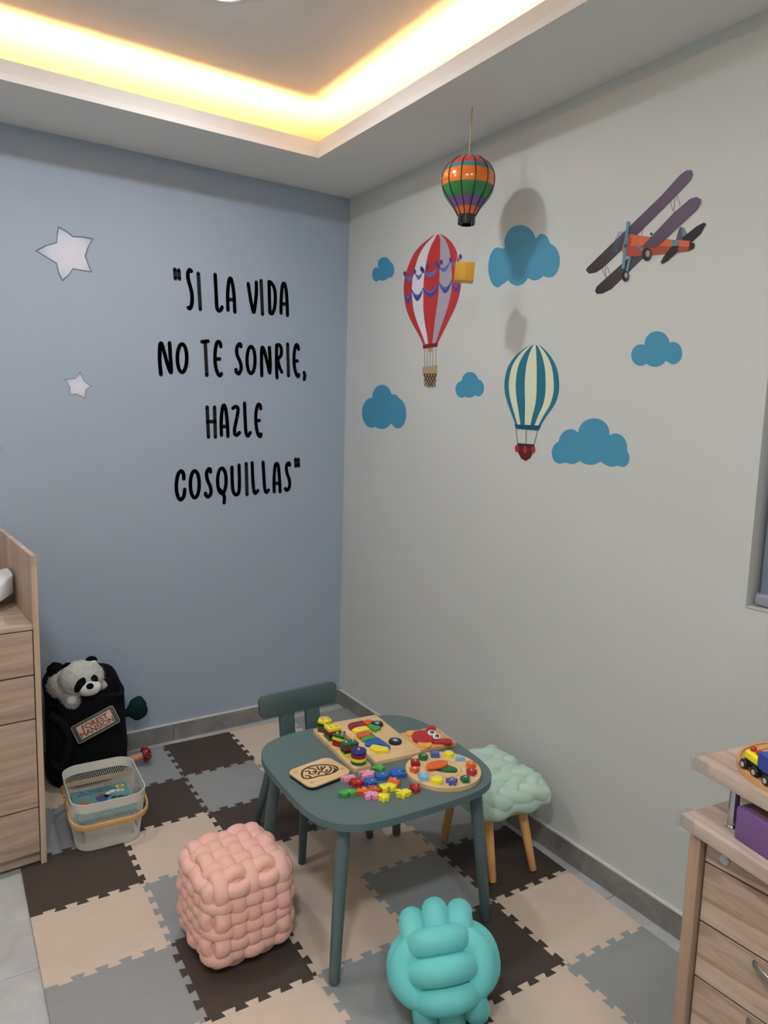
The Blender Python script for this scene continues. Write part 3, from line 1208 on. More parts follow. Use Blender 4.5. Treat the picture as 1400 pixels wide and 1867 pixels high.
band('rim', 0.86, 1.0, BKH - 0.032, BKH, 0.0022, mt_wire)
band('foot_band', 0.0, 0.10, 0.0006, 0.022, 0.0020, mt_wire)
bm = bmesh.new()
add_prism(bm, [(p.x, p.y) for p in bask_ring(0.0, 64, -0.006)], 0.0008, 0.003)
mk('bottom', bm, mt_wire, bask)
for sy in (-1, 1):
    # bamboo handle: U-shaped flat strip folded down over one end of the basket
    hp, hn = [], []
    z_piv, y_piv = BKH - 0.040, sy * 0.020
    hw = 0.124
    drop = math.radians(-14)
    path = []
    R_ = 0.060
    reach = 0.148
    for k in range(7):
        path.append((-hw, reach * k / 7 * 0.6 ))
    for k in range(11):
        a = PI - PI / 2 * k / 10
        path.append((-hw + R_ + R_ * math.cos(a), reach - R_ + R_ * math.sin(a)))
    for k in range(11):
        a = PI / 2 - PI / 2 * k / 10
        path.append((hw - R_ + R_ * math.cos(a), reach - R_ + R_ * math.sin(a)))
    for k in range(7):
        path.append((hw, reach * (6 - k) / 7 * 0.6))
    m_ = len(path)
    for k, (x, y) in enumerate(path):
        hp.append(Vector((x, y_piv + sy * y * math.cos(drop), z_piv + y * math.sin(drop))))
        hn.append(Vector((0, -sy * math.sin(drop) * 0, 1)))
    bm = bmesh.new()
    add_tube(bm, hp, (0.0095, 0.0032), 10, normals=hn, power=4.0)
    mk('handle', bm, mt_bamboo, bask, smooth=True, angle=0.8)
    for sx in (-1, 1):
        lathe('rivet', [(0, -0.004), (0.006, -0.004), (0.006, 0.003), (0.004, 0.005), (0, 0.005)], mt_stool_leg, bask, 14, (sx * (hw + 0.001), y_piv, z_piv), (0, sx * PI / 2, 0))

# picture books inside the basket
mt_teal_book = M('teal_book_cover', (98, 148, 150), 0.4, 0.4)
mt_page = M('book_pages', (224, 218, 206), 0.8)
bkz = FZ + 0.0035
book2 = thing('picture_book', 'pale thick book lying beneath the teal songbook in the basket', 'book', (bk_c.x - 0.002, bk_c.y - 0.004, bkz), math.radians(-2))
box('cover', (0, 0, 0.044), (0.150, 0.190, 0.088), mt_page, book2, 0.002)
box('spine_label', (0, -0.0953, 0.040), (0.06, 0.0006, 0.05), mt_white_plastic, book2)
book = thing('picture_book', 'teal picture book with clouds and a blue bird lying on top in the basket', 'book', (bk_c.x - 0.002, bk_c.y - 0.01, bkz + 0.0886), math.radians(-3))
box('cover', (0, 0, 0.007), (0.190, 0.205, 0.014), mt_teal_book, book, 0.002)
box('pages', (0.0012, 0, 0.007), (0.190, 0.203, 0.010), mt_page, book)


def onbook(name, pts, mat, lay=0):
    pts = pts if name == 'badge_print' else [(x, y + 0.036) for x, y in pts]
    prism(name, pts, 0.0141 + lay * 0.0002, 0.0145 + lay * 0.0002, mat, book)


mt_cloud_print = M('white_print', (232, 232, 230), 0.5)
mt_bird = M('blue_bird_print', (62, 80, 130), 0.5)
mt_orange_print = M('orange_print', (214, 96, 58), 0.5)
mt_green_print = M('dark_green_print', (30, 72, 52), 0.5)
mt_yellow_print = M('yellow_print', (222, 190, 96), 0.5)
for cx, cy in ((0.045, 0.012), (-0.036, -0.055)):
    for dx, dy, r_ in ((-0.022, -0.004, 0.010), (-0.006, 0.003, 0.013), (0.012, 0.0, 0.011), (0.024, -0.005, 0.008)):
        onbook('cloud_print', ellipse(cx + dx, cy + dy, r_, r_ * 0.8, 16), mt_cloud_print)
onbook('bird_print', ellipse(-0.002, -0.018, 0.020, 0.026, 20), mt_bird, 1)
onbook('bird_print', ellipse(0.018, -0.012, 0.012, 0.008, 16), mt_bird, 1)
onbook('beak_print', ellipse(-0.004, 0.004, 0.011, 0.008, 14), mt_orange_print, 2)
onbook('beak_print', ellipse(-0.004, 0.004, 0.008, 0.005, 14), mt_maroon_toy, 3)
onbook('sun_print', ellipse(-0.066, -0.036, 0.016, 0.014, 20), mt_orange_print, 1)
onbook('badge_print', ellipse(0.068, 0.076, 0.015, 0.012, 20), mt_yellow_print, 1)
onbook('badge_print', ellipse(0.068, 0.076, 0.005, 0.004, 12), mt_black_toy, 2)
for cx, cy in ((0.036, -0.030), (0.056, -0.036), (0.072, -0.044), (-0.030, -0.082)):
    onbook('leaf_print', ellipse(cx, cy, 0.010, 0.009, 14), mt_green_print, 2)
mt_title = M('title_print', (40, 62, 92), 0.5)
tm = text_mesh('EL PAJARITO\nquiere CANTAR', 0.019, 0.0002, 1.0, 0.8)
link('title_print', tm, mt_title, book, (-0.012, 0.076, 0.0144))

# =====================================================================  BLACK TOY SACK WITH SIGN, TREE AND TOADSTOOL
mt_sack = M('black_plush', (24, 23, 26), 0.95, 0.1, sheen=0.25, bump=(120, 0.4))
sk = thing('toy_sack', 'black plush toy sack with a small sign, standing by the blue wall', 'sack', (-1.256, -0.155, FZ))
bm = bmesh.new()
prof = [(0.0, 0.90), (0.010, 0.97), (0.05, 1.0), (0.12, 1.0), (0.20, 0.98), (0.28, 0.96), (0.34, 0.97)]
rings = []
NS = 40


def sack_pt(a, k, z):
    c, s = math.cos(a), math.sin(a)
    x = 0.150 * k * math.copysign(abs(c) ** 0.75, c)
    y = 0.118 * k * math.copysign(abs(s) ** 0.75, s)
    w = 1 + 0.02 * math.sin(3 * a + z * 14) + 0.012 * math.sin(7 * a - z * 30)
    return Vector((x * w, y * w, z))


def rim_z(a):      # the wall at the back right stands higher
    return 0.355 + 0.075 * max(0, math.sin(a * 1.0 - 0.25)) ** 0.7 + 0.012 * math.sin(3 * a)


for z, k in prof:
    rings.append([bm.verts.new(sack_pt(2 * PI * i / NS, k, z)) for i in range(NS)])
rings.append([bm.verts.new(sack_pt(2 * PI * i / NS, 0.98, rim_z(2 * PI * i / NS) - 0.012)) for i in range(NS)])
rings.append([bm.verts.new(sack_pt(2 * PI * i / NS, 0.93, rim_z(2 * PI * i / NS))) for i in range(NS)])
rings.append([bm.verts.new(sack_pt(2 * PI * i / NS, 0.85, rim_z(2 * PI * i / NS) - 0.012)) for i in range(NS)])
rings.append([bm.verts.new(sack_pt(2 * PI * i / NS, 0.80, 0.15)) for i in range(NS)])
for A, B in zip(rings, rings[1:]):
    for i in range(NS):
        l = (i + 1) % NS
        bm.faces.new((A[i], A[l], B[l], B[i]))
bm.faces.new(rings[0][::-1])
bm.faces.new(rings[-1])
mk('sack_body', bm, mt_sack, sk, smooth=True)
# folded flap on the side next to the chest
bm = bmesh.new()
FP = [(-0.138, -0.075, 0.30), (-0.10, -0.118, 0.27), (-0.085, -0.128, 0.20), (-0.11, -0.118, 0.10), (-0.14, -0.08, 0.12)]
add_tube(bm, catmull(FP, 5), [0.016] * 21, 10)
mk('side_fold', bm, mt_sack, sk, smooth=True)
# sign
YS = -0.300
c_ = [at_y(x, y, YS) for x, y in ((129.4, 1325.7), (209, 1284.6), (216, 1315.4), (142, 1358))]
sc0 = sum(c_, Vector()) / 4
ex = ((c_[1] - c_[0]) + (c_[2] - c_[3])).normalized()
ey0 = ((c_[0] - c_[3]) + (c_[1] - c_[2]))
ez = Vector((-0.15, -1, 0.35)).normalized()
ez = (ez - ex * ez.dot(ex)).normalized()
ey = ez.cross(ex)
wS = ((c_[1] - c_[0]).length + (c_[2] - c_[3]).length) / 2
hS = 0.072
rotm = Matrix((ex, ey, ez)).transposed().to_euler()
mt_signframe = M('sign_frame_grey_green', (70, 76, 66), 0.5)
mt_signedge = M('sign_frame_edge', (150, 150, 138), 0.5)
mt_signface = M('sign_face_cream', (206, 178, 158), 0.6)
mt_signtext = M('sign_text_red', (120, 24, 34), 0.6)
sloc = sc0 - Vector(sk.location)
bm = bmesh.new()
add_prism(bm, rounded_rect(wS, hS, 0.008, 4), -0.008, 0.0, 0.002)
sg = mk('sign', bm, mt_signframe, sk, sloc, rotm, smooth=True, angle=0.7)
bm = bmesh.new()
add_tube(bm, [(x, y, 0.0) for x, y in rounded_rect(wS - 0.002, hS - 0.002, 0.008, 4)], 0.0016, 6, closed=True)
mk('sign_edge', bm, mt_signedge, sg, smooth=True)
bm = bmesh.new()
add_prism(bm, rounded_rect(wS * 0.80, hS * 0.70, 0.001, 1), 0.0, 0.0006)
mk('sign_face', bm, mt_signface, sg)
tm = text_mesh('FOREST\nMANSION', 0.0285, 0.0, 1.02, 0.78)
bm = bmesh.new()
for dx, dy in ((-0.0006, 0), (0.0006, 0), (0, 0.0005), (0, -0.0005)):
    n0 = len(bm.verts)
    bm.from_mesh(tm)
    bm.verts.ensure_lookup_table()
    bmesh.ops.translate(bm, vec=(dx, dy, (dx + dy) * 0.05), verts=bm.verts[n0:])
me_ = bpy.data.meshes.new('sign_lettering')
bm.to_mesh(me_)
bm.free()
link('sign_lettering', me_, mt_signtext, sg, (0, -0.002, 0.0010))
# the strap that carries the sign on the sack
# felt tree and toadstool poking out of the sack
mt_tree = M('dark_green_felt', (20, 46, 48), 0.95, 0.1, sheen=0.3, bump=(60, 0.5))
YT = -0.12
tp = at_y(250, 1292, YT) - Vector(sk.location)
tree_stem = at_y(226, 1302, YT) - Vector(sk.location)
bm = bmesh.new()
for dx, dz, r_ in ((0.004, 0.006, 0.036), (-0.014, -0.004, 0.030), (0.006, 0.030, 0.022), (0.014, -0.012, 0.030), (-0.006, 0.018, 0.028), (0.002, -0.020, 0.028)):
    m4 = Matrix.Translation((dx, 0, dz)) @ Matrix.Diagonal((1, 0.75, 1.12, 1))
    bmesh.ops.create_icosphere(bm, subdivisions=3, radius=r_, matrix=m4)
tr_ = mk('felt_tree', bm, mt_tree, sk, tp, smooth=True)
md = tr_.modifiers.new('join', 'REMESH')
md.mode = 'VOXEL'
md.voxel_size = 0.004
md.use_smooth_shade = True
tag(tr_, 'dark green felt tree')
tube('tree_trunk', [tree_stem + Vector((-0.03, 0, -0.004)), tree_stem.lerp(tp, 0.5), tp], [0.020, 0.015, 0.014], mt_sack, sk, 10)
mt_cap = M('toadstool_red', (128, 14, 26), 0.4, 0.4)
mt_stem = M('toadstool_stem', (206, 152, 118), 0.7)
YM = -0.20
mp_ = at_y(265, 1375, YM) - Vector(sk.location)
ms_ = at_y(236, 1386, YM) - Vector(sk.location)
ax = (mp_ - ms_).normalized()
rq = Vector((0, 0, 1)).rotation_difference(ax).to_euler()
cap = lathe('toadstool_cap', [(0.0, -0.010), (0.020, -0.013), (0.029, -0.010), (0.031, -0.003), (0.028, 0.010), (0.018, 0.021), (0.0, 0.025)], mt_cap, sk, 24, mp_, rq)
k = 0
for el, n_ in ((0.25, 7), (0.8, 5), (1.4, 1)):
    for i in range(n_):
        a = 2 * PI * i / n_ + el
        p = Vector((0.0292 * math.cos(el) * math.cos(a), 0.0292 * math.cos(el) * math.sin(a), -0.004 + 0.0285 * math.sin(el)))
        blob('cap_dot', p, (0.0028, 0.0028, 0.0028), mt_cloud_print, cap, 1)
tube('toadstool_stem', [ms_ - ax * 0.05, ms_, mp_ - ax * 0.008], [0.016, 0.015, 0.013], mt_stem, sk, 14)

# =====================================================================  RACCOON PLUSH IN THE SACK
mt_fur = M('pale_grey_fur', (196, 192, 186), 0.95, 0.1, sheen=0.4, bump=(90, 1.0), noise=(26, 0.12))
mt_furw = M('white_fur', (226, 224, 220), 0.95, 0.1, sheen=0.4, bump=(90, 0.8), noise=(26, 0.06))
mt_furb = M('black_fur', (16, 16, 18), 0.95, 0.1, bump=(90, 0.8))
YR = -0.245


def rp(px, py, y=YR):
    return at_y(px, py, y)


rac = thing('raccoon_plush', 'grey and white raccoon plush with black eye patches peeking out of the black sack', 'plush toy', rp(140, 1262, -0.17))
RL = Vector(rac.location)
bm = bmesh.new()


def rball(px, py, y, r_, sq=(1, 1, 1)):
    m4 = Matrix.Translation(rp(px, py, y) - RL) @ Matrix.Diagonal((sq[0], sq[1], sq[2], 1))
    bmesh.ops.create_icosphere(bm, subdivisions=3, radius=r_, matrix=m4)


rball(148, 1236, -0.245, 0.074, (1.12, 0.9, 0.92))      # head
rball(120, 1246, -0.190, 0.068, (1, 1, 0.85))           # shoulders
rball(128, 1268, -0.235, 0.036, (1, 1, 1.1))            # arm
rball(132, 1278, -0.262, 0.025)                         # paw
rball(183, 1249, -0.235, 0.020, (1.3, 1, 1))            # far cheek
bd = mk('body', bm, mt_fur, rac, smooth=True)
md = bd.modifiers.new('join', 'REMESH')
md.mode = 'VOXEL'
md.voxel_size = 0.005
md.use_smooth_shade = True
md = bd.modifiers.new('soften', 'SMOOTH')
md.factor = 0.5
md.iterations = 4
tx = bpy.data.textures.new('fur_clumps', 'CLOUDS')
tx.noise_scale = 0.014
md = bd.modifiers.new('fur', 'DISPLACE')
md.texture = tx
md.strength = 0.008
md.texture_coords = 'LOCAL'
# short tufts standing out of the coat
rnd = random.Random(3)


def tufts(name, spots, mat, n, ln):
    bm = bmesh.new()
    for _ in range(n):
        c, r_, sq = spots[rnd.randrange(len(spots))]
        d = Vector((rnd.gauss(0, 1), rnd.gauss(0, 1), rnd.gauss(0, 1))).normalized()
        if d.y > 0.35:
            continue
        p = c + Vector((d.x * r_ * sq[0], d.y * r_ * sq[1], d.z * r_ * sq[2])) * 0.97
        side = d.cross(Vector((rnd.gauss(0, 1), rnd.gauss(0, 1), rnd.gauss(0, 1)))).normalized() * 0.0012
        tip = p + (d + Vector((rnd.gauss(0, .4), rnd.gauss(0, .4), rnd.gauss(0, .4) - .3))).normalized() * ln
        bm.faces.new((bm.verts.new(p + side), bm.verts.new(p - side), bm.verts.new(tip)))
    o = mk(name, bm, mat, rac)
    o['kind'] = 'stuff'


tufts('fur_tufts', [(rp(148, 1236, -0.245) - RL, 0.074, (1.12, 0.9, 0.92)), (rp(120, 1246, -0.190) - RL, 0.068, (1, 1, 0.85)), (rp(132, 1278, -0.262) - RL, 0.025, (1, 1, 1)), (rp(128, 1268, -0.235) - RL, 0.036, (1, 1, 1.1))], mt_fur, 2600, 0.010)
FY = -0.325
blob('muzzle', rp(163, 1254, -0.300) - RL, (0.042, 0.032, 0.030), mt_furw, rac, 3, 0.015)
blob('nose', rp(164, 1251, -0.328) - RL, (0.0135, 0.011, 0.0115), mt_furb, rac, 3)
blob('eye_patch', rp(146, 1249, -0.306) - RL, (0.017, 0.014, 0.031), mt_furb, rac, 3, 0.03, rot=(0.1, 0.5, 0))
blob('eye_patch', rp(171, 1238, -0.299) - RL, (0.015, 0.013, 0.018), mt_furb, rac, 3, 0.03, rot=(0, -0.5, 0))
mt_eye = M('glossy_black_eye', (10, 10, 12), 0.08, 0.6)
blob('eye', rp(149, 1247, -0.318) - RL, (0.005, 0.005, 0.005), mt_eye, rac, 2)
blob('eye', rp(170, 1239, -0.311) - RL, (0.005, 0.005, 0.005), mt_eye, rac, 2)
for (ex_, ey_, sz) in ((123, 1217, 1.15), (166, 1205, 1.15)):
    er = blob('ear', rp(ex_, ey_, -0.235) - RL, (0.020 * sz, 0.010, 0.017 * sz), mt_furb, rac, 3, 0.02)
    blob('ear_lining', (0.003, -0.006, -0.006), (0.015 * sz, 0.007, 0.010 * sz), mt_furw, er, 2)
blob('paw_pad', rp(131, 1277, -0.276) - RL, (0.019, 0.014, 0.019), mt_furw, rac, 3, 0.02)
blob('tail', rp(101, 1224, -0.17) - RL, (0.030, 0.030, 0.036), mt_furb, rac, 3, 0.10)

# =====================================================================  TOYS ON THE TABLE
TZ0 = TH + 0.0003


def frame_from(px_corner, px_along, z):
    """origin and heading of a board whose near corner and one side are seen at two pixels"""
    a = at_z(px_corner[0], px_corner[1], z)
    b = at_z(px_along[0], px_along[1], z)
    d = b - a
    return a, math.atan2(d.y, d.x), d.length


def along(a, h, u, v, z):
    """point u along heading h and v to its left"""
    return Vector((a.x + u * math.cos(h) - v * math.sin(h), a.y + u * math.sin(h) + v * math.cos(h), z))


# ---- stacking board with five stacks of shaped blocks
BTH = 0.014
a, hd, ln = frame_from((645.8, 1402), (570, 1329), TZ0 + BTH)      # near corner, then along the long left side
cw = (at_z(676.4, 1393, TZ0 + BTH) - a).length
# the board lies to the right of that long side
bc_ = along(a, hd, ln / 2, -cw / 2, TZ0)
stackb = thing('stacking_board', 'long beech stacking board with rows of pegs under shaped blocks', 'stacking toy', bc_, hd)
prism('board', rounded_rect(ln, cw, 0.006, 3), 0, BTH, mt_birch, stackb, 0.002)
block_cols = {'yellow': mt_yellow_toy, 'red': mt_maroon_toy, 'green': mt_green_toy, 'blue': M('glossy_dark_blue_paint', (34, 44, 118), 0.32, 0.5), 'black': M('glossy_dark_green_paint', (18, 50, 40), 0.32, 0.5)}
BLH = 0.0098
bs = cw * 0.40
stacks = [('round', -0.40, ngon(28, bs), ['green', 'yellow', 'red', 'blue'], [(0, 0)]),
          ('rectangular', -0.20, [(-bs * 0.62, -bs), (bs * 0.62, -bs), (bs * 0.62, bs), (-bs * 0.62, bs)], ['yellow', 'black', 'red', 'green'], [(0, -0.5), (0, 0.5)]),
          ('triangular', 0.005, ngon(3, bs * 1.12, PI), ['red', 'red', 'yellow', 'green'], [(-0.45, 0), (0.25, 0.4), (0.25, -0.4)]),
          ('square', 0.21, [(-bs * 0.86, -bs * 0.86), (bs * 0.86, -bs * 0.86), (bs * 0.86, bs * 0.86), (-bs * 0.86, bs * 0.86)], ['green', 'black', 'red', 'yellow'], [(-0.4, -0.4), (0.4, -0.4), (-0.4, 0.4), (0.4, 0.4)]),
          ('pentagon', 0.41, ngon(5, bs * 1.02, 0.3), ['red', 'green', 'black', 'yellow'], [(0.45, 0.1), (-0.42, 0.30), (-0.35, -0.42), (0.12, 0.48), (0.2, -0.48)])]
place_words = ['lowest', 'second lowest', 'second from top', 'topmost']
real = {'black': 'dark green'}
for shp, u, outline, cols, pegs in stacks:
    for (pu, pv) in pegs:
        lathe('peg', [(0, BTH), (0.0036, BTH), (0.0036, BTH + 4 * BLH + 0.003), (0.0026, BTH + 4 * BLH + 0.0052), (0, BTH + 4 * BLH + 0.006)], mt_birch, stackb, 10, (u * ln + pu * bs, pv * bs, 0))
    for lv, cn in enumerate(cols):
        p = along(Vector(bc_), hd, u * ln, 0, TZ0 + BTH + 0.0003 + lv * BLH)
        bm = bmesh.new()
        add_prism(bm, outline, 0, BLH - 0.0004, 0.0012, 1)
        o = mk('stacking_block', bm, block_cols[cn], loc=p, rot=(0, 0, hd), smooth=True, angle=0.6)
        tag(o, f'{real.get(cn, cn)} {shp} wooden block, {place_words[lv]} of the {shp} stack', 'block', 'stacking blocks on pegs')


# ---- flat puzzle boards
def board_at(name, label, A, B, wpx, thick, mat):
    """A near corner, B far end of its left side, wpx near right corner"""
    a, h, l = frame_from(A, B, TZ0 + thick)
    w = (at_z(wpx[0], wpx[1], TZ0 + thick) - a).length
    c = along(a, h, l / 2, -w / 2, TZ0)
    t = thing(name, label, 'puzzle', c, h)
    prism('board', rounded_rect(l, w, 0.004, 3), 0, thick, mat, t, 0.0015)
    return t, Vector(c), h, l, w


def local_px(c, h, px, py, z):
    p = at_z(px, py, z) - c
    return (p.x * math.cos(-h) - p.y * math.sin(-h), p.x * math.sin(-h) + p.y * math.cos(-h))


pz, pc, ph_, pl_, pw_ = board_at('puzzle_board', 'square plywood puzzle board with coloured pieces and black wheels', (685, 1389), (608, 1317), (763, 1366), 0.012, mt_board)
PZT = TZ0 + 0.012


def puzzle_piece(pixels, mat, label, thick=0.008, z=PZT, parent=None, name='puzzle_piece', group='coloured pieces on the puzzle board', bev=0.0015, cat='puzzle piece'):
    w = [at_z(x, y, z + thick) for x, y in pixels]
    c = sum(w, Vector()) / len(w)
    pts = [(p.x - c.x, p.y - c.y) for p in w]
    ar = sum(pts[i][0] * pts[(i + 1) % len(pts)][1] - pts[(i + 1) % len(pts)][0] * pts[i][1] for i in range(len(pts)))
    if ar < 0:
        pts.reverse()
    bm = bmesh.new()
    add_prism(bm, pts, 0, thick, bev, 2)
    o = mk(name, bm, mat, loc=(c.x, c.y, z + 0.0003), smooth=True, angle=0.7)
    return tag(o, label, cat, group)


def C3(pts):     # crop pixels (600,1290 origin) to photo pixels
    return [(600 + x * 0.2143, 1290 + y * 0.2143) for x, y in pts]


puzzle_piece(C3([(158, 145), (180, 130), (280, 108), (318, 140), (300, 152), (215, 172), (190, 182), (165, 165)]), mt_maroon_toy, 'dark red wooden piece at the head of the puzzle column')
yp = puzzle_piece(C3([(192, 185), (232, 170), (240, 152), (258, 166), (312, 152), (350, 185), (300, 195), (275, 205), (222, 208)]), mt_yellow_toy, 'yellow wooden piece with a white flower below the red piece')
fl_ = at_z(600 + 258 * .2143, 1290 + 178 * .2143, PZT + 0.009)
for k in range(5):
    prism('petal', ellipse(fl_.x - yp.location.x + 0.005 * math.cos(2 * PI * k / 5), fl_.y - yp.location.y + 0.005 * math.sin(2 * PI * k / 5), 0.0032, 0.0032, 10), 0.0081, 0.0087, mt_white_toy, yp)
prism('petal_centre', ellipse(fl_.x - yp.location.x, fl_.y - yp.location.y, 0.0026, 0.0026, 10), 0.0087, 0.0092, mt_maroon_toy, yp)
puzzle_piece(C3([(230, 222), (262, 208), (330, 192), (372, 212), (345, 232), (300, 240), (262, 256), (236, 240)]), mt_orange_toy, 'orange wooden piece in the middle of the puzzle column')
puzzle_piece(C3([(272, 258), (310, 240), (375, 225), (408, 248), (380, 262), (330, 272), (310, 285), (282, 275)]), mt_lgreen_toy, 'green wooden piece between the orange and blue pieces')
puzzle_piece(C3([(302, 295), (345, 272), (420, 252), (470, 290), (522, 325), (520, 342), (470, 330), (430, 308), (350, 318), (312, 316)]), mt_mid_blue, 'blue wooden piece shaped like a car bonnet')
fs = puzzle_piece(C3([(348, 330), (370, 312), (420, 318), (448, 330), (500, 335), (512, 352), (490, 376), (470, 368), (450, 378), (425, 366), (400, 374), (372, 358), (352, 352)]), mt_yellow_toy, 'yellow fish shaped wooden piece at the near end of the column')
fe = at_z(600 + 492 * .2143, 1290 + 350 * .2143, PZT + 0.009)
prism('eye_dot', ellipse(fe.x - fs.location.x, fe.y - fs.location.y, 0.002, 0.002, 10), 0.0081, 0.0087, mt_red_toy, fs)
puzzle_piece(C3([(285, 112), (340, 98), (372, 106), (355, 128), (322, 142)]), mt_orange_toy, 'small orange wooden piece beside the upper black wheel')
puzzle_piece(C3([(325, 146), (360, 134), (425, 152), (442, 172), (412, 180), (395, 196), (372, 184), (350, 172)]), mt_lgreen_toy, 'green wooden piece touching the upper black wheel')
for cx, cy, lab in ((408, 132, 'black wheel piece with pale blue hub, at the far end of the puzzle'), (562, 278, 'black wheel piece with pale blue hub, nearer the crab')):
    w = at_z(600 + cx * .2143, 1290 + cy * .2143, PZT + 0.008)
    wt = thing('wheel_piece', lab, 'puzzle piece', (w.x, w.y, PZT + 0.0003), ph_, 'wheels on the puzzle board')
    prism('tyre', ellipse(0, 0, 0.0205, 0.0205, 28), 0, 0.008, mt_black_toy, wt, 0.002)
    prism('hub', rounded_rect(0.016, 0.014, 0.004, 4), 0.0080, 0.0086, mt_lblue_toy, wt)

# ---- crab puzzle
cb, cc, ch_, cl_, cw_ = board_at('puzzle_board', 'plywood puzzle board with a big eyed red crab', (765, 1368), (728, 1337), (837, 1357), 0.012, wood('orange_plywood', (226, 178, 122), (208, 156, 100), (4, 30, 30), 0.5))


def crab(pixels, mat, name, z=PZT, thick=0.007, bev=0.0018):
    w = [at_z(x, y, z + thick) - cc for x, y in pixels]
    pts = [(p.x * math.cos(-ch_) - p.y * math.sin(-ch_), p.x * math.sin(-ch_) + p.y * math.cos(-ch_)) for p in w]
    cx = sum(p[0] for p in pts) / len(pts)
    cy = sum(p[1] for p in pts) / len(pts)
    pts = [(p[0] - cx, p[1] - cy) for p in pts]
    ar = sum(pts[i][0] * pts[(i + 1) % len(pts)][1] - pts[(i + 1) % len(pts)][0] * pts[i][1] for i in range(len(pts)))
    if ar < 0:
        pts.reverse()
    return prism(name, pts, 0.0002, thick, mat, cb, bev, loc=(cx, cy, z - TZ0))


def smoothpx(pts, sub=4):
    return [(v.x, v.y) for v in catmull([(x, y, 0) for x, y in pts], sub, True)]


crab(C3(smoothpx([(705, 240), (725, 205), (775, 192), (830, 195), (880, 235), (890, 272), (850, 292), (780, 290), (725, 272)])), mt_red_toy, 'crab_body', thick=0.009)
crab(C3(smoothpx([(812, 196), (838, 172), (835, 158), (860, 148), (895, 152), (908, 165), (895, 182), (865, 186), (850, 200)])), mt_red_toy, 'crab_claw')
crab(C3(smoothpx([(885, 275), (950, 268), (985, 260), (1025, 262), (1050, 282), (1040, 300), (1000, 306), (950, 296), (890, 294)])), mt_red_toy, 'crab_claw')
mt_amber = M('amber_paint', (238, 176, 84), 0.4, 0.4)
crab(C3(smoothpx([(655, 205), (690, 192), (722, 198), (708, 228), (680, 232), (658, 222)])), mt_amber, 'crab_feet')
crab(C3(smoothpx([(755, 290), (800, 286), (862, 288), (872, 310), (850, 332), (800, 330), (762, 318)])), mt_amber, 'crab_feet')
for ex_, ey_ in ((872, 212), (915, 244)):
    ec = C3(ellipse(ex_, ey_, 34, 22, 20))
    crab(ec, mt_white_toy, 'crab_eye', PZT + 0.009, 0.0012, 0.0003)
    crab(C3(ellipse(ex_ + 4, ey_ - 2, 18, 13, 16)), mt_black_toy, 'crab_pupil', PZT + 0.0102, 0.0008, 0)
    crab(C3(ellipse(ex_ + 1, ey_ + 3, 5, 4, 8)), mt_white_toy, 'eye_glint', PZT + 0.0110, 0.0006, 0)

# ---- maze board
mz, mc, mh, ml_, mw_ = None, None, None, None, None
a, mh, l1 = frame_from((567, 1434), (527, 1407), TZ0 + 0.012)
l2 = (at_z(634, 1404, TZ0 + 0.012) - a).length
ml_, mw_ = l1, l2
mc = along(a, mh, l1 / 2, -l2 / 2, TZ0)
mz = thing('maze_board', 'small rounded plywood maze board with dark laser cut paths', 'maze toy', mc, mh)
prism('base', rounded_rect(ml_ + 0.012, mw_ + 0.010, 0.022, 6), 0, 0.008, mt_black_toy, mz, 0.001)
prism('face', rounded_rect(ml_ + 0.012, mw_ + 0.010, 0.022, 6), 0.0081, 0.0125, mt_board, mz, 0.001)
mt_burn = M('burnt_wood_groove', (66, 44, 32), 0.8)


def maze_stroke(pixels, r_=0.0032):
    pp = []
    for x, y in pixels:
        lx, ly = local_px(Vector(mc), mh, 500 + x * 0.1857, 1290 + y * 0.1857, TZ0 + 0.0125)
        pp.append((lx, ly, 0))
    pp = catmull(pp, 4)
    bm = bmesh.new()
    add_tube(bm, pp, (0.0004, r_), 6, normals=[(0, 0, 1)] * len(pp))
    mk('maze_path', bm, mt_burn, mz, (0, 0, 0.0128))


maze_stroke([(270, 650), (285, 615), (340, 585), (400, 570), (470, 562), (530, 565), (600, 578), (622, 605), (590, 635), (520, 660), (440, 672), (380, 690), (320, 698), (280, 685), (270, 650)])
for st_ in ([(300, 630), (340, 625), (350, 650), (390, 655)], [(330, 600), (380, 600), (410, 620), (400, 650)], [(420, 580), (440, 610), (480, 600), (500, 575)],
            [(430, 660), (450, 630), (500, 635), (520, 610)], [(540, 580), (560, 600), (540, 630), (500, 655)], [(580, 590), (600, 610), (575, 630)],
            [(300, 670), (340, 670), (360, 690)], [(370, 630), (420, 630)], [(460, 580), (470, 620)]):
    maze_stroke(st_, 0.0030)
for cx, cy, w_, h_ in ((372, 735, 60, 26), (668, 605, 55, 28), (212, 632, 60, 20)):
    pts = [local_px(Vector(mc), mh, 500 + (cx + dx) * 0.1857, 1290 + (cy + dy) * 0.1857, TZ0 + 0.0125) for dx, dy in ((-w_ / 2, 8), (0, -h_ / 2), (w_ / 2, -8), (0, h_ / 2))]
    ar = sum(pts[i][0] * pts[(i + 1) % 4][1] - pts[(i + 1) % 4][0] * pts[i][1] for i in range(4))
    if ar < 0:
        pts.reverse()
    prism('engraved_mark', pts, 0.0126, 0.0129, mt_stool_leg, mz)

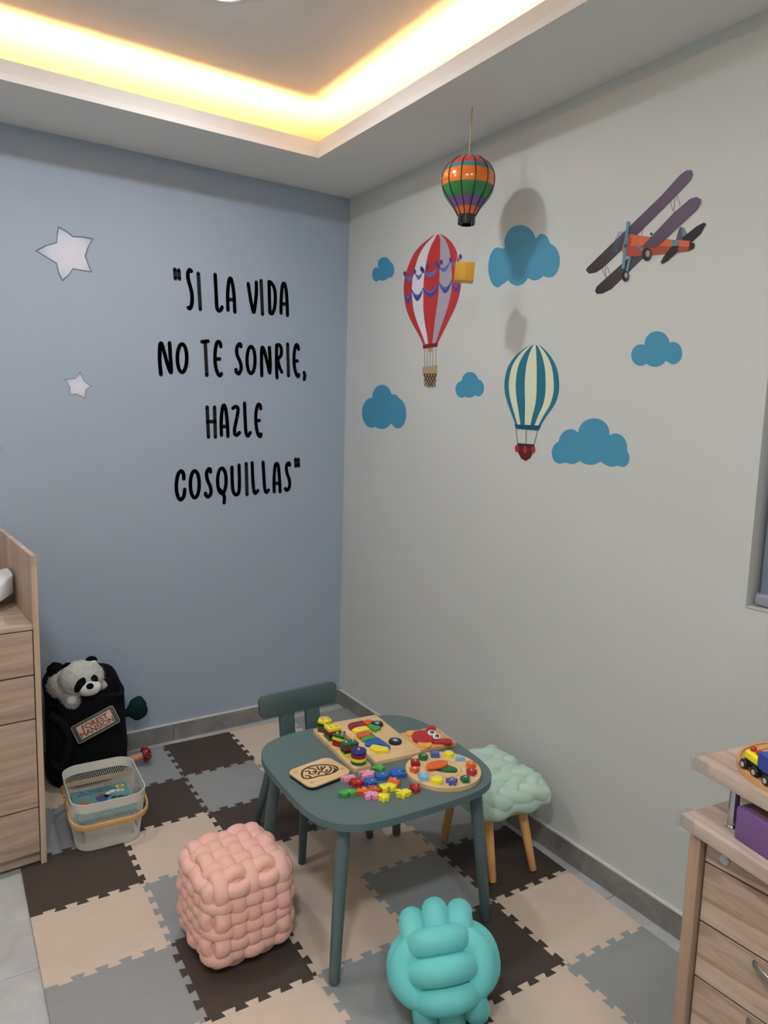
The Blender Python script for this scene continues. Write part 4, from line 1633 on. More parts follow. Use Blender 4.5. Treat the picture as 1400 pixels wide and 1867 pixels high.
# ---- shape clock
cl0 = at_z(808, 1402, TZ0 + 0.012)
CR = ((at_z(876, 1402, TZ0 + 0.012) - at_z(740, 1402, TZ0 + 0.012)).length) / 2 * 1.0
clk = thing('shape_clock', 'round plywood teaching clock with orange and green hands on the kids table', 'clock toy', (cl0.x, cl0.y, TZ0))
prism('disc', ngon(64, CR), 0, 0.012, mt_board, clk, 0.002)
mt_line = M('print_line_brown', (110, 84, 62), 0.7)
bm = bmesh.new()
add_tube(bm, [(x, y, 0) for x, y in ngon(48, CR * 0.48)], (0.0003, 0.0006), 4, closed=True, normals=[(0, 0, 1)] * 48)
mk('minute_ring', bm, mt_line, clk, (0, 0, 0.0122))
prism('dial_print', ellipse(0, 0, CR * 0.22, CR * 0.17, 28), 0.0121, 0.0124, M('slate_blue_print', (96, 108, 140), 0.6), clk)
imgx = (at_z(830, 1402, TZ0 + 0.012) - at_z(786, 1402, TZ0 + 0.012)).normalized()
ang0 = math.atan2(imgx.y, imgx.x)
def clk_dir(px, py):
    p = at_z(px, py, TZ0 + 0.022) - cl0
    return p.x, p.y


def hand(pixels, mat, name, lay):
    pts = [clk_dir(x, y) for x, y in C3(smoothpx(pixels))]
    ar = sum(pts[i][0] * pts[(i + 1) % len(pts)][1] - pts[(i + 1) % len(pts)][0] * pts[i][1] for i in range(len(pts)))
    if ar < 0:
        pts.reverse()
    prism(name, pts, 0.0125 + lay, 0.0185 + lay, mat, clk, 0.0015)


hand([(832, 490), (890, 462), (960, 452), (1008, 464), (1000, 490), (960, 508), (900, 516), (840, 520)], mt_orange_toy, 'clock_hand', 0.006)
hand([(950, 500), (1000, 478), (1050, 492), (1090, 508), (1080, 526), (1030, 528), (980, 522)], mt_green_toy, 'clock_hand', 0.0)
trap = [(-0.7, -0.9), (0.7, -0.9), (1.0, 0.9), (-1.0, 0.9)]
star5 = [(math.cos(PI / 2 + PI * k / 5) * (1.15 if k % 2 == 0 else 0.62), math.sin(PI / 2 + PI * k / 5) * (1.15 if k % 2 == 0 else 0.62)) for k in range(10)]
flower = [(math.cos(2 * PI * k / 40) * (0.9 + 0.18 * math.cos(5 * 2 * PI * k / 40)), math.sin(2 * PI * k / 40) * (0.9 + 0.18 * math.cos(5 * 2 * PI * k / 40))) for k in range(40)]
heart = [(0.95 * math.sin(t) ** 3, 0.85 * (0.8125 * math.cos(t) - 0.3125 * math.cos(2 * t) - 0.125 * math.cos(3 * t) - 0.0625 * math.cos(4 * t)) * 1.0) for t in [2 * PI * k / 32 for k in range(32)]]
heart = heart[::-1]
sq = [(-0.85, -0.85), (0.85, -0.85), (0.85, 0.85), (-0.85, 0.85)]
clock_pieces = [(10, 800, 405, ngon(6, 1.0), mt_green_toy, 'green hexagon'), (11, 900, 380, sq, mt_purp_toy, 'violet blue square'), (12, 1020, 382, ngon(24, 0.95), mt_yellow_toy, 'yellow round far side'),
                (1, 1112, 418, ngon(3, 1.15, PI / 2), mt_lblue_toy, 'pale blue triangle'), (2, 1207, 472, ngon(8, 1.0), mt_orange_toy, 'orange octagon'), (3, 1210, 532, flower, mt_red_toy, 'red flower'),
                (4, 1160, 592, ngon(5, 1.0, PI / 2), mt_green_toy, 'green pentagon'), (5, 1045, 612, star5, mt_purp_toy, 'violet blue star'), (6, 917, 604, ngon(24, 1.05), mt_yellow_toy, 'larger yellow round near side'),
                (7, 803, 575, trap, mt_lblue_toy, 'pale blue trapezium'), (8, 728, 515, heart, mt_orange_toy, 'orange heart'), (9, 733, 452, sq, mt_maroon_toy, 'dark red square')]
imgy = Vector((-imgx.y, imgx.x, 0))
for num, cx, cy, outl, mat, desc in clock_pieces:
    w = at_z(600 + cx * .2143, 1290 + cy * .2143, TZ0 + 0.024)
    t = thing('clock_piece', f'{desc} wooden piece numbered {num} on the shape clock', 'puzzle piece', (w.x, w.y, TZ0 + 0.0123), ang0, 'numbered pieces on the shape clock')
    k_ = 0.0150
    prism('block', [(x * k_, y * k_) for x, y in outl], 0, 0.0125, mat, t, 0.0015)
    link('number', text_mesh(str(num), 0.013, 0.0002), mt_white_toy, t, (0, 0, 0.0128))


# ---- loose jigsaw pieces
def jigsaw(w, h, tabs):
    """outline of a small jigsaw piece; tabs: +1 knob, -1 notch, 0 straight, for the four sides"""
    cs = [(-w / 2, -h / 2), (w / 2, -h / 2), (w / 2, h / 2), (-w / 2, h / 2)]
    out = []
    for i in range(4):
        a_ = Vector(cs[i] + (0,))
        b_ = Vector(cs[(i + 1) % 4] + (0,))
        d_ = (b_ - a_)
        n_ = Vector((d_.y, -d_.x, 0)).normalized()
        out.append(a_)
        t_ = tabs[i]
        if t_:
            r_ = min(w, h) * 0.19
            m_ = (a_ + b_) / 2
            dn = d_.normalized()
            out.append(m_ - dn * r_ * 0.6)
            for k in range(7):
                an = PI * (1.15 - 1.3 * k / 6)
                out.append(m_ + dn * (r_ * math.cos(an)) + n_ * (t_ * (r_ * 0.75 + r_ * math.sin(an))))
            out.append(m_ + dn * r_ * 0.6)
    return [(p.x, p.y) for p in out]


loose = [(168, 582, mt_pink_toy, 'pink half round piece beside the maze board', 0.034, 0.020, (0, 0, 0, 1), 0.2),
         (232, 622, mt_red_toy, 'red winged piece beside the pink half round piece', 0.036, 0.022, (1, -1, 1, -1), -0.5),
         (315, 552, mt_pink_toy, 'pink house shaped piece with a pale outline', 0.034, 0.030, (0, 1, 0, -1), 0.4),
         (425, 500, mt_lgreen_toy, 'green frog shaped piece at the far end of the loose pile', 0.028, 0.024, (1, 0, 1, 1), 0.3),
         (445, 565, mt_mid_blue, 'blue square piece in the far row of the pile', 0.032, 0.028, (0, 1, -1, 0), 0.15),
         (585, 545, mt_mid_blue, 'blue truck shaped piece next to the clock', 0.040, 0.032, (0, -1, 1, 0), 0.25),
         (352, 618, mt_mid_blue, 'blue piece in the middle of the loose pile', 0.034, 0.024, (1, 0, 1, -1), -0.2),
         (552, 615, mt_orange_toy, 'orange cross shaped piece under the blue truck piece', 0.028, 0.026, (1, -1, 1, 1), 0.5),
         (492, 662, mt_yellow_toy, 'large yellow piece in the near row of the pile', 0.036, 0.030, (-1, 1, 0, 1), 0.3),
         (622, 708, mt_yellow_toy, 'yellow dog shaped piece nearest the clock', 0.034, 0.026, (1, 1, -1, -1), 0.1),
         (470, 742, mt_yellow_toy, 'small yellow piece at the near edge of the pile', 0.027, 0.022, (1, -1, 0, 1), -0.2),
         (355, 732, mt_pink_toy, 'pink jigsaw piece at the near edge of the pile', 0.034, 0.024, (-1, 1, 1, -1), 0.15),
         (288, 692, mt_orange_toy, 'orange piece left of the brown orange piece', 0.026, 0.024, (1, 0, -1, 1), 0.6),
         (378, 682, M('glossy_brown_orange_paint', (190, 84, 42), 0.34, 0.5), 'brown orange piece in the near row of the pile', 0.032, 0.022, (0, 1, 1, -1), -0.1),
         (160, 712, mt_lgreen_toy, 'green dinosaur shaped piece at the left end of the pile', 0.040, 0.022, (-1, 1, 1, 1), 0.2),
         (730, 665, mt_red_toy, 'red piece lying apart at the rim of the clock', 0.027, 0.026, (1, -1, 0, -1), 0.0)]
for cx, cy, mat, lab, w_, h_, tabs, rz in loose:
    p = at_z(600 + cx * .2143, 1290 + cy * .2143, TZ0 + 0.012)
    t = thing('jigsaw_piece', lab, 'puzzle piece', (p.x, p.y, TZ0), ang0 + rz, 'loose jigsaw pieces on the kids table')
    prism('block', jigsaw(w_ * 1.02, h_ * 1.02, tabs), 0, 0.0115, mat, t, 0.0016)
    prism('painted_mark', ellipse(w_ * 0.15, h_ * 0.1, 0.0022, 0.0022, 10), 0.0116, 0.0121, mt_white_toy, t)

# =====================================================================  WALL DECALS
def wall_pt(px, py, wall, lay):
    off = 0.0006 + 0.0005 * lay
    return at_x(px, py, -off) if wall == 'right' else at_y(px, py, -off)


def decal(name, pixels, mat, parent, wall='right', lay=0):
    """thin vinyl cut to an outline, on a wall"""
    w = [wall_pt(x, y, wall, lay) for x, y in pixels]
    c = sum(w, Vector()) / len(w)
    n_ = Vector((-1, 0, 0)) if wall == 'right' else Vector((0, -1, 0))
    org = Vector(parent.location) if parent else Vector((0, 0, 0))
    bm = bmesh.new()
    f = [bm.verts.new(p - c) for p in w]
    b_ = [bm.verts.new(p - c - n_ * 0.0004) for p in w]
    bm.faces.new(f)
    bm.faces.new(b_[::-1])
    m_ = len(w)
    for i in range(m_):
        j = (i + 1) % m_
        bm.faces.new((f[i], b_[i], b_[j], f[j]))
    return mk(name, bm, mat, parent, c - org)


def decal_root(name, label, cat, px, py, wall, group=None):
    return thing(name, label, cat, wall_pt(px, py, wall, 0), group=group)


def crop(s_, ox, oy, pts):
    return [(ox + x * s_, oy + y * s_) for x, y in pts]


def lobes(ells, n=110):
    """outline of a union of ellipses that is star-shaped about its middle"""
    x0 = min(e[0] - e[2] for e in ells)
    x1 = max(e[0] + e[2] for e in ells)
    y0 = min(e[1] - e[3] for e in ells)
    y1 = max(e[1] + e[3] for e in ells)
    cx, cy = (x0 + x1) / 2, y0 + (y1 - y0) * 0.62
    out = []
    for k in range(n):
        a_ = 2 * PI * k / n
        dx, dy = math.cos(a_), math.sin(a_)
        best = 0.0
        for ex_, ey_, rx, ry in ells:
            px, py = (cx - ex_) / rx, (cy - ey_) / ry
            qx, qy = dx / rx, dy / ry
            A_ = qx * qx + qy * qy
            B_ = px * qx + py * qy
            C_ = px * px + py * py - 1
            D_ = B_ * B_ - A_ * C_
            if D_ >= 0:
                best = max(best, (-B_ + math.sqrt(D_)) / A_)
        out.append((cx + dx * best, cy + dy * best))
    return out


mt_cloud = M('blue_vinyl', (66, 142, 180), 0.55, 0.3, noise=(5, 0.03))
S4 = (0.4571, 640, 540)
S2 = (0.3, 640, 180)
clouds = [(S2, [(200, 1005, 38, 43), (236, 1040, 26, 48), (153, 1068, 25, 44), (192, 1068, 38, 38)], 'small blue cloud sticker left of the red and white balloon'),
          (S2, [(1027, 870, 95, 103), (1160, 895, 48, 74), (1203, 985, 65, 103), (893, 1025, 60, 123), (1010, 1050, 70, 87), (1115, 1030, 66, 74), (985, 975, 100, 80)], 'large blue cloud sticker in the shadow of the hanging balloon'),
          (S4, [(123, 400, 38, 47), (82, 465, 39, 60), (186, 468, 34, 60), (168, 425, 28, 34), (122, 482, 42, 48)], 'blue cloud sticker near the corner below the red and white balloon'),
          (S4, [(474, 340, 33, 38), (441, 372, 25, 33), (507, 366, 23, 34), (472, 374, 30, 31)], 'smallest blue cloud sticker between the two balloon stickers'),
          (S4, [(1220, 190, 50, 50), (1155, 235, 38, 43), (1284, 227, 36, 45), (1212, 240, 46, 42)], 'blue cloud sticker below the biplane near the window'),
          (S4, [(968, 545, 62, 58), (875, 590, 48, 60), (832, 625, 32, 44), (955, 625, 56, 48), (1053, 605, 48, 58), (1084, 645, 26, 37), (1040, 640, 46, 40), (880, 630, 40, 40)], 'widest blue cloud sticker right of the teal balloon')]
for (s_, ox, oy), el, lab in clouds:
    pts = crop(s_, ox, oy, lobes(el))
    o = decal('cloud_sticker', pts, mt_cloud, None)
    tag(o, lab, 'wall sticker', 'cloud stickers on the balloon wall')

# ---- stars on the blue wall
S6 = (0.257, 0, 380)
mt_star_edge = M('star_edge_slate', (96, 114, 132), 0.6)
starA = [(412, 125), (462, 152), (520, 195), (590, 198), (665, 212), (630, 275), (610, 340), (630, 395), (655, 455), (590, 446), (520, 432), (485, 482), (440, 520), (412, 460), (398, 392), (320, 345), (247, 300), (320, 262), (398, 240), (402, 180)]
starB = [(569, 1158), (600, 1228), (652, 1258), (610, 1290), (606, 1352), (545, 1318), (488, 1325), (495, 1268), (455, 1213), (535, 1205)]
starC = [(20, 1702), (-30, 1650), (-40, 1580), (-90, 1630), (-160, 1625), (-120, 1690), (-140, 1755), (-80, 1735), (-30, 1780), (-28, 1720)]
for pts, lab in ((starA, 'large pale star sticker with slate edge on the blue wall'), (starB, 'small pale star sticker below the large star'), (starC, 'star sticker at the left, only its tip showing above the oak chest')):
    P = crop(*S6, pts)
    cx = sum(p[0] for p in P) / len(P)
    cy = sum(p[1] for p in P) / len(P)
    rt_ = decal_root('star_sticker', lab, 'wall sticker', cx, cy, 'back', 'star stickers on the blue wall')
    decal('outline', P, mt_star_edge, rt_, 'back', 0)
    inner = [(cx + (x - cx) * 0.92, cy + (y - cy) * 0.92) for x, y in P]
    rad = max(math.hypot(x - cx, y - cy) for x, y in P) / FPX * 3.6
    mt_star = radial_print('star_print', [(0.0, (222, 222, 232)), (0.38, (214, 216, 228)), (0.58, (180, 194, 208)), (0.85, (128, 146, 164))], rad)
    decal('face', inner, mt_star, rt_, 'back', 1)

# ---- quote lettering on the blue wall, drawn as brush strokes
S5 = (0.2518, 270, 470)


def ell(cx, cy, rx, ry, n=16):
    return [(cx + rx * math.sin(2 * PI * k / n), cy - ry * math.cos(2 * PI * k / n)) for k in range(n + 1)]


LET = [
    [[(193, 85), (198, 150)], [(222, 90), (227, 152)]],
    [[(312, 96), (300, 88), (289, 108), (288, 140), (298, 185), (312, 235), (319, 290), (315, 340), (303, 366), (292, 362)]],
    [[(363, 115), (378, 373)]],
    [[(485, 122), (492, 250), (497, 350), (505, 378), (516, 384), (530, 372), (535, 358)]],
    [[(578, 378), (576, 270), (583, 180), (593, 150), (606, 168), (621, 260), (628, 392)], [(578, 303), (624, 303)]],
    [[(725, 187), (740, 290), (757, 375), (766, 392), (774, 350), (784, 250), (783, 178)]],
    [[(818, 166), (828, 408)]],
    [[(876, 175), (878, 290), (882, 395)], [(876, 173), (896, 186), (916, 230), (921, 300), (914, 368), (897, 404), (882, 397)]],
    [[(962, 400), (963, 310), (971, 210), (984, 186), (996, 215), (1005, 300), (1009, 417)], [(966, 335), (1005, 335)]],
    [[(93, 846), (84, 740), (86, 640), (94, 620), (106, 645), (140, 770), (163, 828), (167, 805), (160, 700), (155, 617)]],
    [ell(246, 727, 34, 102)],
    [[(390, 608), (434, 604)], [(413, 610), (425, 850)]],
    [[(526, 642), (522, 618), (509, 607), (494, 627), (484, 700), (488, 780), (503, 835), (519, 853), (531, 840)], [(488, 733), (518, 733)]],
    [[(671, 642), (667, 625), (652, 632), (641, 665), (647, 710), (665, 750), (674, 790), (668, 823), (654, 839), (638, 826), (636, 810)]],
    [ell(745, 740, 29, 97)],
    [[(823, 853), (821, 750), (823, 665), (830, 650), (843, 682), (865, 770), (880, 833), (884, 780), (881, 700), (878, 650)]],
    [[(933, 868), (929, 760), (931, 640)], [(931, 632), (953, 634), (965, 665), (961, 708), (940, 738), (951, 790), (967, 828)]],
    [[(1010, 625), (1016, 853)]],
    [[(1089, 662), (1084, 638), (1072, 632), (1061, 668), (1056, 730), (1061, 800), (1075, 848), (1087, 860), (1091, 846)], [(1060, 748), (1080, 747)]],
    [[(1129, 832), (1134, 850), (1131, 880)]],
    [[(427, 1082), (437, 1298)], [(481, 1082), (487, 1298)], [(433, 1187), (484, 1186)]],
    [[(531, 1284), (529, 1180), (538, 1090), (549, 1068), (561, 1092), (573, 1190), (578, 1293)], [(533, 1222), (574, 1222)]],
    [[(614, 1090), (630, 1079), (648, 1084), (651, 1110), (640, 1170), (626, 1240), (629, 1278), (645, 1283), (661, 1266)]],
    [[(698, 1053), (702, 1150), (708, 1260), (722, 1290), (739, 1267)]],
    [[(815, 1092), (811, 1069), (797, 1063), (785, 1097), (779, 1160), (786, 1240), (800, 1286), (814, 1293), (817, 1277)], [(782, 1180), (806, 1178)]],
    [[(259, 1600), (255, 1562), (238, 1544), (216, 1572), (205, 1640), (208, 1700), (223, 1743), (240, 1750), (259, 1725), (265, 1678)]],
    [ell(338, 1640, 32, 97)],
    [[(452, 1550), (449, 1530), (435, 1533), (423, 1562), (430, 1610), (448, 1650), (456, 1690), (449, 1718), (432, 1731), (418, 1719), (416, 1706)]],
    [ell(534, 1615, 31, 91), [(519, 1678), (538, 1708), (552, 1730), (550, 1774)]],
    [[(607, 1516), (609, 1620), (616, 1690), (637, 1716), (657, 1695), (661, 1620), (658, 1502)]],
    [[(710, 1491), (716, 1714)]],
    [[(753, 1484), (758, 1600), (765, 1680), (776, 1705), (794, 1686)]],
    [[(832, 1481), (838, 1580), (843, 1660), (854, 1698), (872, 1683)]],
    [[(913, 1694), (912, 1600), (919, 1512), (930, 1489), (943, 1512), (951, 1600), (956, 1694)], [(916, 1635), (952, 1632)]],
    [[(1024, 1502), (1021, 1487), (1008, 1492), (1001, 1520), (1006, 1560), (1020, 1600), (1025, 1640), (1017, 1673), (1003, 1683), (993, 1672)]],
    [[(1067, 1459), (1070, 1509)], [(1087, 1459), (1090, 1507)]],
]
mt_ink = M('black_vinyl', (14, 14, 20), 0.5, 0.3)
quote = decal_root('wall_quote', 'black hand drawn lettering quoting a Spanish saying on the blue wall', 'wall lettering', 424, 700, 'back')
QO = Vector(quote.location)
for strokes in LET:
    bm = bmesh.new()
    all_w = []
    for st_ in strokes:
        w = [wall_pt(270 + x * 0.2518, 470 + y * 0.2518, 'back', 0) for x, y in st_]
        w = catmull(w, 5) if len(w) > 2 else w
        all_w.append(w)
    cen = sum((sum(w, Vector()) / len(w) for w in all_w), Vector()) / len(all_w)
    hw = 0.0082
    for w in all_w:
        for i, p in enumerate(w):
            p = p - cen
            vs_ = [bm.verts.new((p.x + hw * math.cos(2 * PI * k / 12), 0, p.z + hw * 1.05 * math.sin(2 * PI * k / 12))) for k in range(12)]
            bm.faces.new(vs_)
            if i + 1 < len(w):
                q_ = w[i + 1] - cen
                d_ = (q_ - p)
                d_.y = 0
                if d_.length < 1e-6:
                    continue
                n_ = Vector((-d_.z, 0, d_.x)).normalized() * hw
                bm.faces.new([bm.verts.new(v) for v in (p + n_, p - n_, q_ - n_, q_ + n_)])
    for f in bm.faces:
        for v in f.verts:
            v.co.y = 0.0
    link('letter', mesh_of(bm, 'letter'), mt_ink, quote, cen - QO)

# ---- balloon stickers
def bell(rows_, s_, ox, oy):
    """rows of (y, left, right) in crop pixels -> function (row fraction, width fraction) in photo pixels"""
    R = catmull([(l, y, r) for y, l, r in rows_], 5)
    return [(ox + p.x * s_, ox + p.z * s_, oy + p.y * s_) for p in R]


def gores(root, rows_, fr, mats, s_, ox, oy, tilt, name='stripe', lay=0):
    R = bell(rows_, s_, ox, oy)
    for (f0, f1), m_ in zip(zip(fr, fr[1:]), mats):
        Lp = [(l + (r - l) * f0, y + tilt * ((f0 - 0.5) * (r - l))) for l, r, y in R]
        Rp = [(l + (r - l) * f1, y + tilt * ((f1 - 0.5) * (r - l))) for l, r, y in R]
        decal(name, Lp + Rp[::-1], m_, root, 'right', lay)


def line_decal(root, name, pts, wpx, mat, lay=1):
    P = [Vector((x, y, 0)) for x, y in pts]
    Lp, Rp = [], []
    for i, p in enumerate(P):
        d_ = (P[min(i + 1, len(P) - 1)] - P[max(i - 1, 0)]).normalized()
        n_ = Vector((-d_.y, d_.x, 0)) * wpx / 2
        Lp.append((p.x + n_.x, p.y + n_.y))
        Rp.append((p.x - n_.x, p.y - n_.y))
    return decal(name, Lp + Rp[::-1], mat, root, 'right', lay)


mt_vred = M('red_vinyl', (186, 52, 58), 0.55)
mt_vwhite = M('white_vinyl', (224, 222, 228), 0.55)
mt_vgrey = M('lilac_grey_vinyl', (168, 164, 178), 0.55)
mt_vblue = M('periwinkle_vinyl', (92, 112, 180), 0.55)
mt_vnavy = M('navy_vinyl', (66, 66, 148), 0.55)
mt_vrope = M('rope_vinyl', (150, 138, 128), 0.6)
mt_vtan = M('tan_vinyl', (176, 154, 122), 0.6)
mt_vdark = M('dark_brown_vinyl', (56, 48, 46), 0.6)
rb = decal_root('balloon_sticker', 'red and white striped hot air balloon sticker with blue garlands', 'wall sticker', 785, 540, 'right')
rowsA = [(825, 505, 550), (850, 468, 585), (890, 418, 618), (950, 372, 645), (1050, 333, 664), (1130, 320, 668), (1200, 323, 658), (1280, 338, 632), (1360, 372, 592), (1430, 410, 556), (1488, 437, 527)]
gores(rb, rowsA, [0, .144, .345, .618, .839, 1], [mt_vred, mt_vwhite, mt_vred, mt_vgrey, mt_vred], *S2, -0.06)


def swag(pts, sag, mat, wd, lay):
    for (xa, ya), (xb, yb) in zip(pts, pts[1:]):
        P = []
        for k in range(11):
            t = k / 10
            P.append((xa + (xb - xa) * t, ya + (yb - ya) * t + sag * 4 * t * (1 - t)))
        up_ = [(x, y - wd * (0.25 + math.sin(PI * k / 10)) / 2) for k, (x, y) in enumerate(P)]
        dn_ = [(x, y + wd * (0.25 + math.sin(PI * k / 10)) / 2) for k, (x, y) in enumerate(P)]
        decal('garland', crop(*S2, up_ + dn_[::-1]), mat, rb, 'right', lay)


up_pts = [(326, 1066), (386, 1052), (436, 1046), (532, 1018), (604, 982), (664, 962)]
lo_pts = [(321, 1180), (370, 1166), (438, 1152), (535, 1120), (612, 1104), (662, 1106)]
swag(up_pts, 38, mt_vblue, 22, 1)
swag(lo_pts, 52, mt_vnavy, 30, 1)
swag([(x, y - 8) for x, y in lo_pts], 46, mt_vblue, 10, 2)
for x, y in up_pts + [(428, 1036), (462, 1022), (515, 1006), (548, 995)]:
    decal('bow', crop(*S2, ellipse(x, y - 2, 9, 16, 12)), mt_vnavy, rb, 'right', 2)
decal('collar', crop(*S2, [(436, 1494), (527, 1482), (524, 1508), (437, 1519)]), M('dark_red_vinyl', (134, 28, 38), 0.55), rb, 'right', 1)
for xa, xb in ((446, 447), (462, 461), (480, 478), (498, 494), (515, 512)):
    line_decal(rb, 'rope', crop(*S2, [(xa, 1518), (xb, 1630)]), 0.9, mt_vrope, 0)
decal('burner', crop(*S2, [(466, 1516), (496, 1513), (488, 1540), (474, 1542)]), mt_vtan, rb, 'right', 1)
decal('basket_body', crop(*S2, [(440, 1668), (519, 1662), (516, 1728), (502, 1756), (466, 1760), (444, 1738)]), mt_vtan, rb, 'right', 0)
decal('basket_rim', crop(*S2, [(433, 1632), (525, 1618), (523, 1664), (435, 1673)]), mt_vtan, rb, 'right', 1)
for k in range(5):
    x = 446 + k * 17
    line_decal(rb, 'lattice', crop(*S2, [(x - 6, 1672), (min(516, x + 34), 1672 + 78 * min(1, (516 - x + 6) / 40))]), 1.6, mt_vdark, 1)
    line_decal(rb, 'lattice', crop(*S2, [(x + 6, 1670), (max(444, x - 34), 1670 + 78 * min(1, (x + 6 - 444) / 40))]), 1.6, mt_vdark, 1)

tb = decal_root('balloon_sticker', 'teal and cream striped hot air balloon sticker with dark red basket', 'wall sticker', 968, 715, 'right')
mt_vteal = M('teal_vinyl', (24, 110, 136), 0.55)
mt_vcream = M('cream_vinyl', (222, 224, 194), 0.55)
rowsB = [(195, 716, 750), (210, 690, 770), (240, 655, 797), (285, 625, 820), (340, 612, 829), (385, 613, 827), (430, 624, 812), (475, 641, 781), (515, 655, 756)]
gores(tb, rowsB, [0, .083, .207, .373, .59, .756, .903, 1], [mt_vteal, mt_vcream] * 3 + [mt_vteal], *S4, 0.02)
decal('collar', crop(*S4, [(651, 511), (758, 516), (748, 536), (657, 529)]), M('dark_teal_vinyl', (14, 84, 104), 0.55), tb, 'right', 1)
for a_, b_ in (((658, 530), (664, 588)), ((699, 533), (697, 592)), ((744, 535), (730, 592))):
    line_decal(tb, 'rope', crop(*S4, [a_, b_]), 1.0, mt_vdark, 0)
decal('basket_body', crop(*S4, [(662, 590), (730, 594), (727, 620), (716, 645), (697, 658), (678, 648), (665, 622)]), M('maroon_vinyl', (96, 26, 34), 0.55), tb, 'right', 0)
decal('basket_rim', crop(*S4, [(663, 586), (731, 591), (730, 601), (663, 597)]), mt_vdark, tb, 'right', 1)
for x, y in ((661, 608), (694, 611), (727, 612)):
    decal('sandbag', crop(*S4, ellipse(x, y, 8, 15, 14)), M('rose_vinyl', (170, 46, 62), 0.55), tb, 'right', 1)

# ---- biplane sticker
S3 = (0.2, 1040, 290)
bp_ = decal_root('biplane_sticker', 'dark winged orange biplane sticker on the grey wall', 'wall sticker', 1180, 425, 'right')
p0, p1 = wall_pt(1075, 500, 'right', 0), wall_pt(1260, 320, 'right', 0)
mt_wing = gradient_print('wing_print', (16, 16, 26), (96, 80, 108), p0, p1)
mt_fus = M('orange_vinyl', (206, 98, 60), 0.55)
mt_fus2 = M('dark_orange_vinyl', (160, 70, 54), 0.55)
mt_vblack = M('near_black_vinyl', (22, 22, 30), 0.55)
mt_vstrut = M('slate_blue_vinyl', (84, 134, 154), 0.55)
mt_vhub = M('hub_grey_vinyl', (150, 146, 158), 0.55)


def plane(name, pts, mat, lay, smooth=0):
    P = smoothpx(pts, smooth) if smooth else pts
    decal(name, crop(*S3, P), mat, bp_, 'right', lay)


plane('lower_wing', [(222, 1205), (238, 1162), (500, 925), (600, 840), (690, 880), (650, 915), (430, 1130), (370, 1188), (290, 1228), (240, 1230)], mt_wing, 0)
plane('tail_fin', [(960, 738), (982, 660), (1002, 615), (1036, 626), (1062, 680), (1030, 742)], mt_vstrut, 0)
plane('tail_fin', [(960, 738), (980, 660), (998, 618), (1014, 630), (1020, 742)], mt_wing, 1)
plane('tailplane', [(985, 742), (1070, 675), (1150, 612), (1215, 578), (1238, 590), (1190, 680), (1110, 755)], mt_vblack, 1)
plane('fuselage', [(515, 690), (560, 685), (640, 698), (920, 735), (1085, 745), (1130, 770), (1126, 812), (1080, 840), (850, 865), (660, 886), (500, 886), (468, 845), (482, 760)], mt_fus, 2)
plane('fuselage_underside', [(540, 790), (760, 790), (1080, 800), (1080, 840), (850, 865), (660, 886), (500, 886), (480, 855)], mt_fus2, 3)
plane('tail_cap', [(1086, 752), (1130, 770), (1126, 812), (1076, 836)], mt_vblack, 4)
plane('stripe', [(924, 735), (975, 740), (988, 790), (920, 790)], mt_vstrut, 4)
plane('tailplane', [(820, 940), (850, 885), (925, 792), (985, 790), (965, 855), (880, 930), (835, 955)], mt_vblack, 5)
plane('cowling', [(508, 705), (540, 690), (552, 730), (540, 780), (520, 810), (492, 822), (478, 800), (490, 745)], mt_fus2, 4)
plane('propeller_hub', ellipse(497, 785, 20, 26, 16), mt_vstrut, 5)
plane('upper_wing', [(140, 1015), (150, 992), (490, 660), (830, 330), (1000, 142), (1056, 102), (1104, 100), (1118, 140), (1098, 192), (960, 340), (620, 680), (300, 988), (232, 1034), (170, 1045)], mt_wing, 1)
plane('lower_wing', [(650, 800), (760, 680), (940, 490), (1090, 362), (1148, 345), (1186, 366), (1184, 402), (1150, 460), (780, 803), (700, 805)], mt_wing, 6)
for a_, b_ in (((285, 1000), (325, 1085)), ((330, 970), (362, 1055)), ((316, 985), (326, 1088)), ((905, 385), (940, 485)), ((953, 355), (942, 480)), ((970, 335), (1000, 425)), ((660, 640), (640, 715)), ((590, 650), (600, 690))):
    line_decal(bp_, 'strut', crop(*S3, [a_, b_]), 1.4, mt_vrope, 0 if a_[0] > 560 or a_[0] < 400 else 4)
line_decal(bp_, 'propeller', crop(*S3, [(526, 568), (500, 780), (478, 1000)]), 5.5, mt_vstrut, 5)
line_decal(bp_, 'undercarriage_strut', crop(*S3, [(545, 888), (505, 1060)]), 4.5, mt_vstrut, 3)
line_decal(bp_, 'undercarriage_strut', crop(*S3, [(610, 785), (660, 840)]), 4.0, mt_vstrut, 5)
for dx in (0, 18, 36):
    line_decal(bp_, 'propeller_sweep', crop(*S3, [(382 + dx, 850), (398 + dx, 760), (440 + dx, 660)]), 0.8, mt_vstrut, 3)
for cx, cy, rx, ry in ((692, 868, 42, 60), (497, 1066, 32, 50)):
    plane('wheel', ellipse(cx, cy, rx, ry, 24), mt_vblack, 7)
    plane('wheel_hub', ellipse(cx + rx * 0.3, cy - 6, rx * 0.5, ry * 0.52, 18), mt_vhub, 8)
plane('pilot', ellipse(736, 682, 12, 12, 12), mt_vblack, 3)

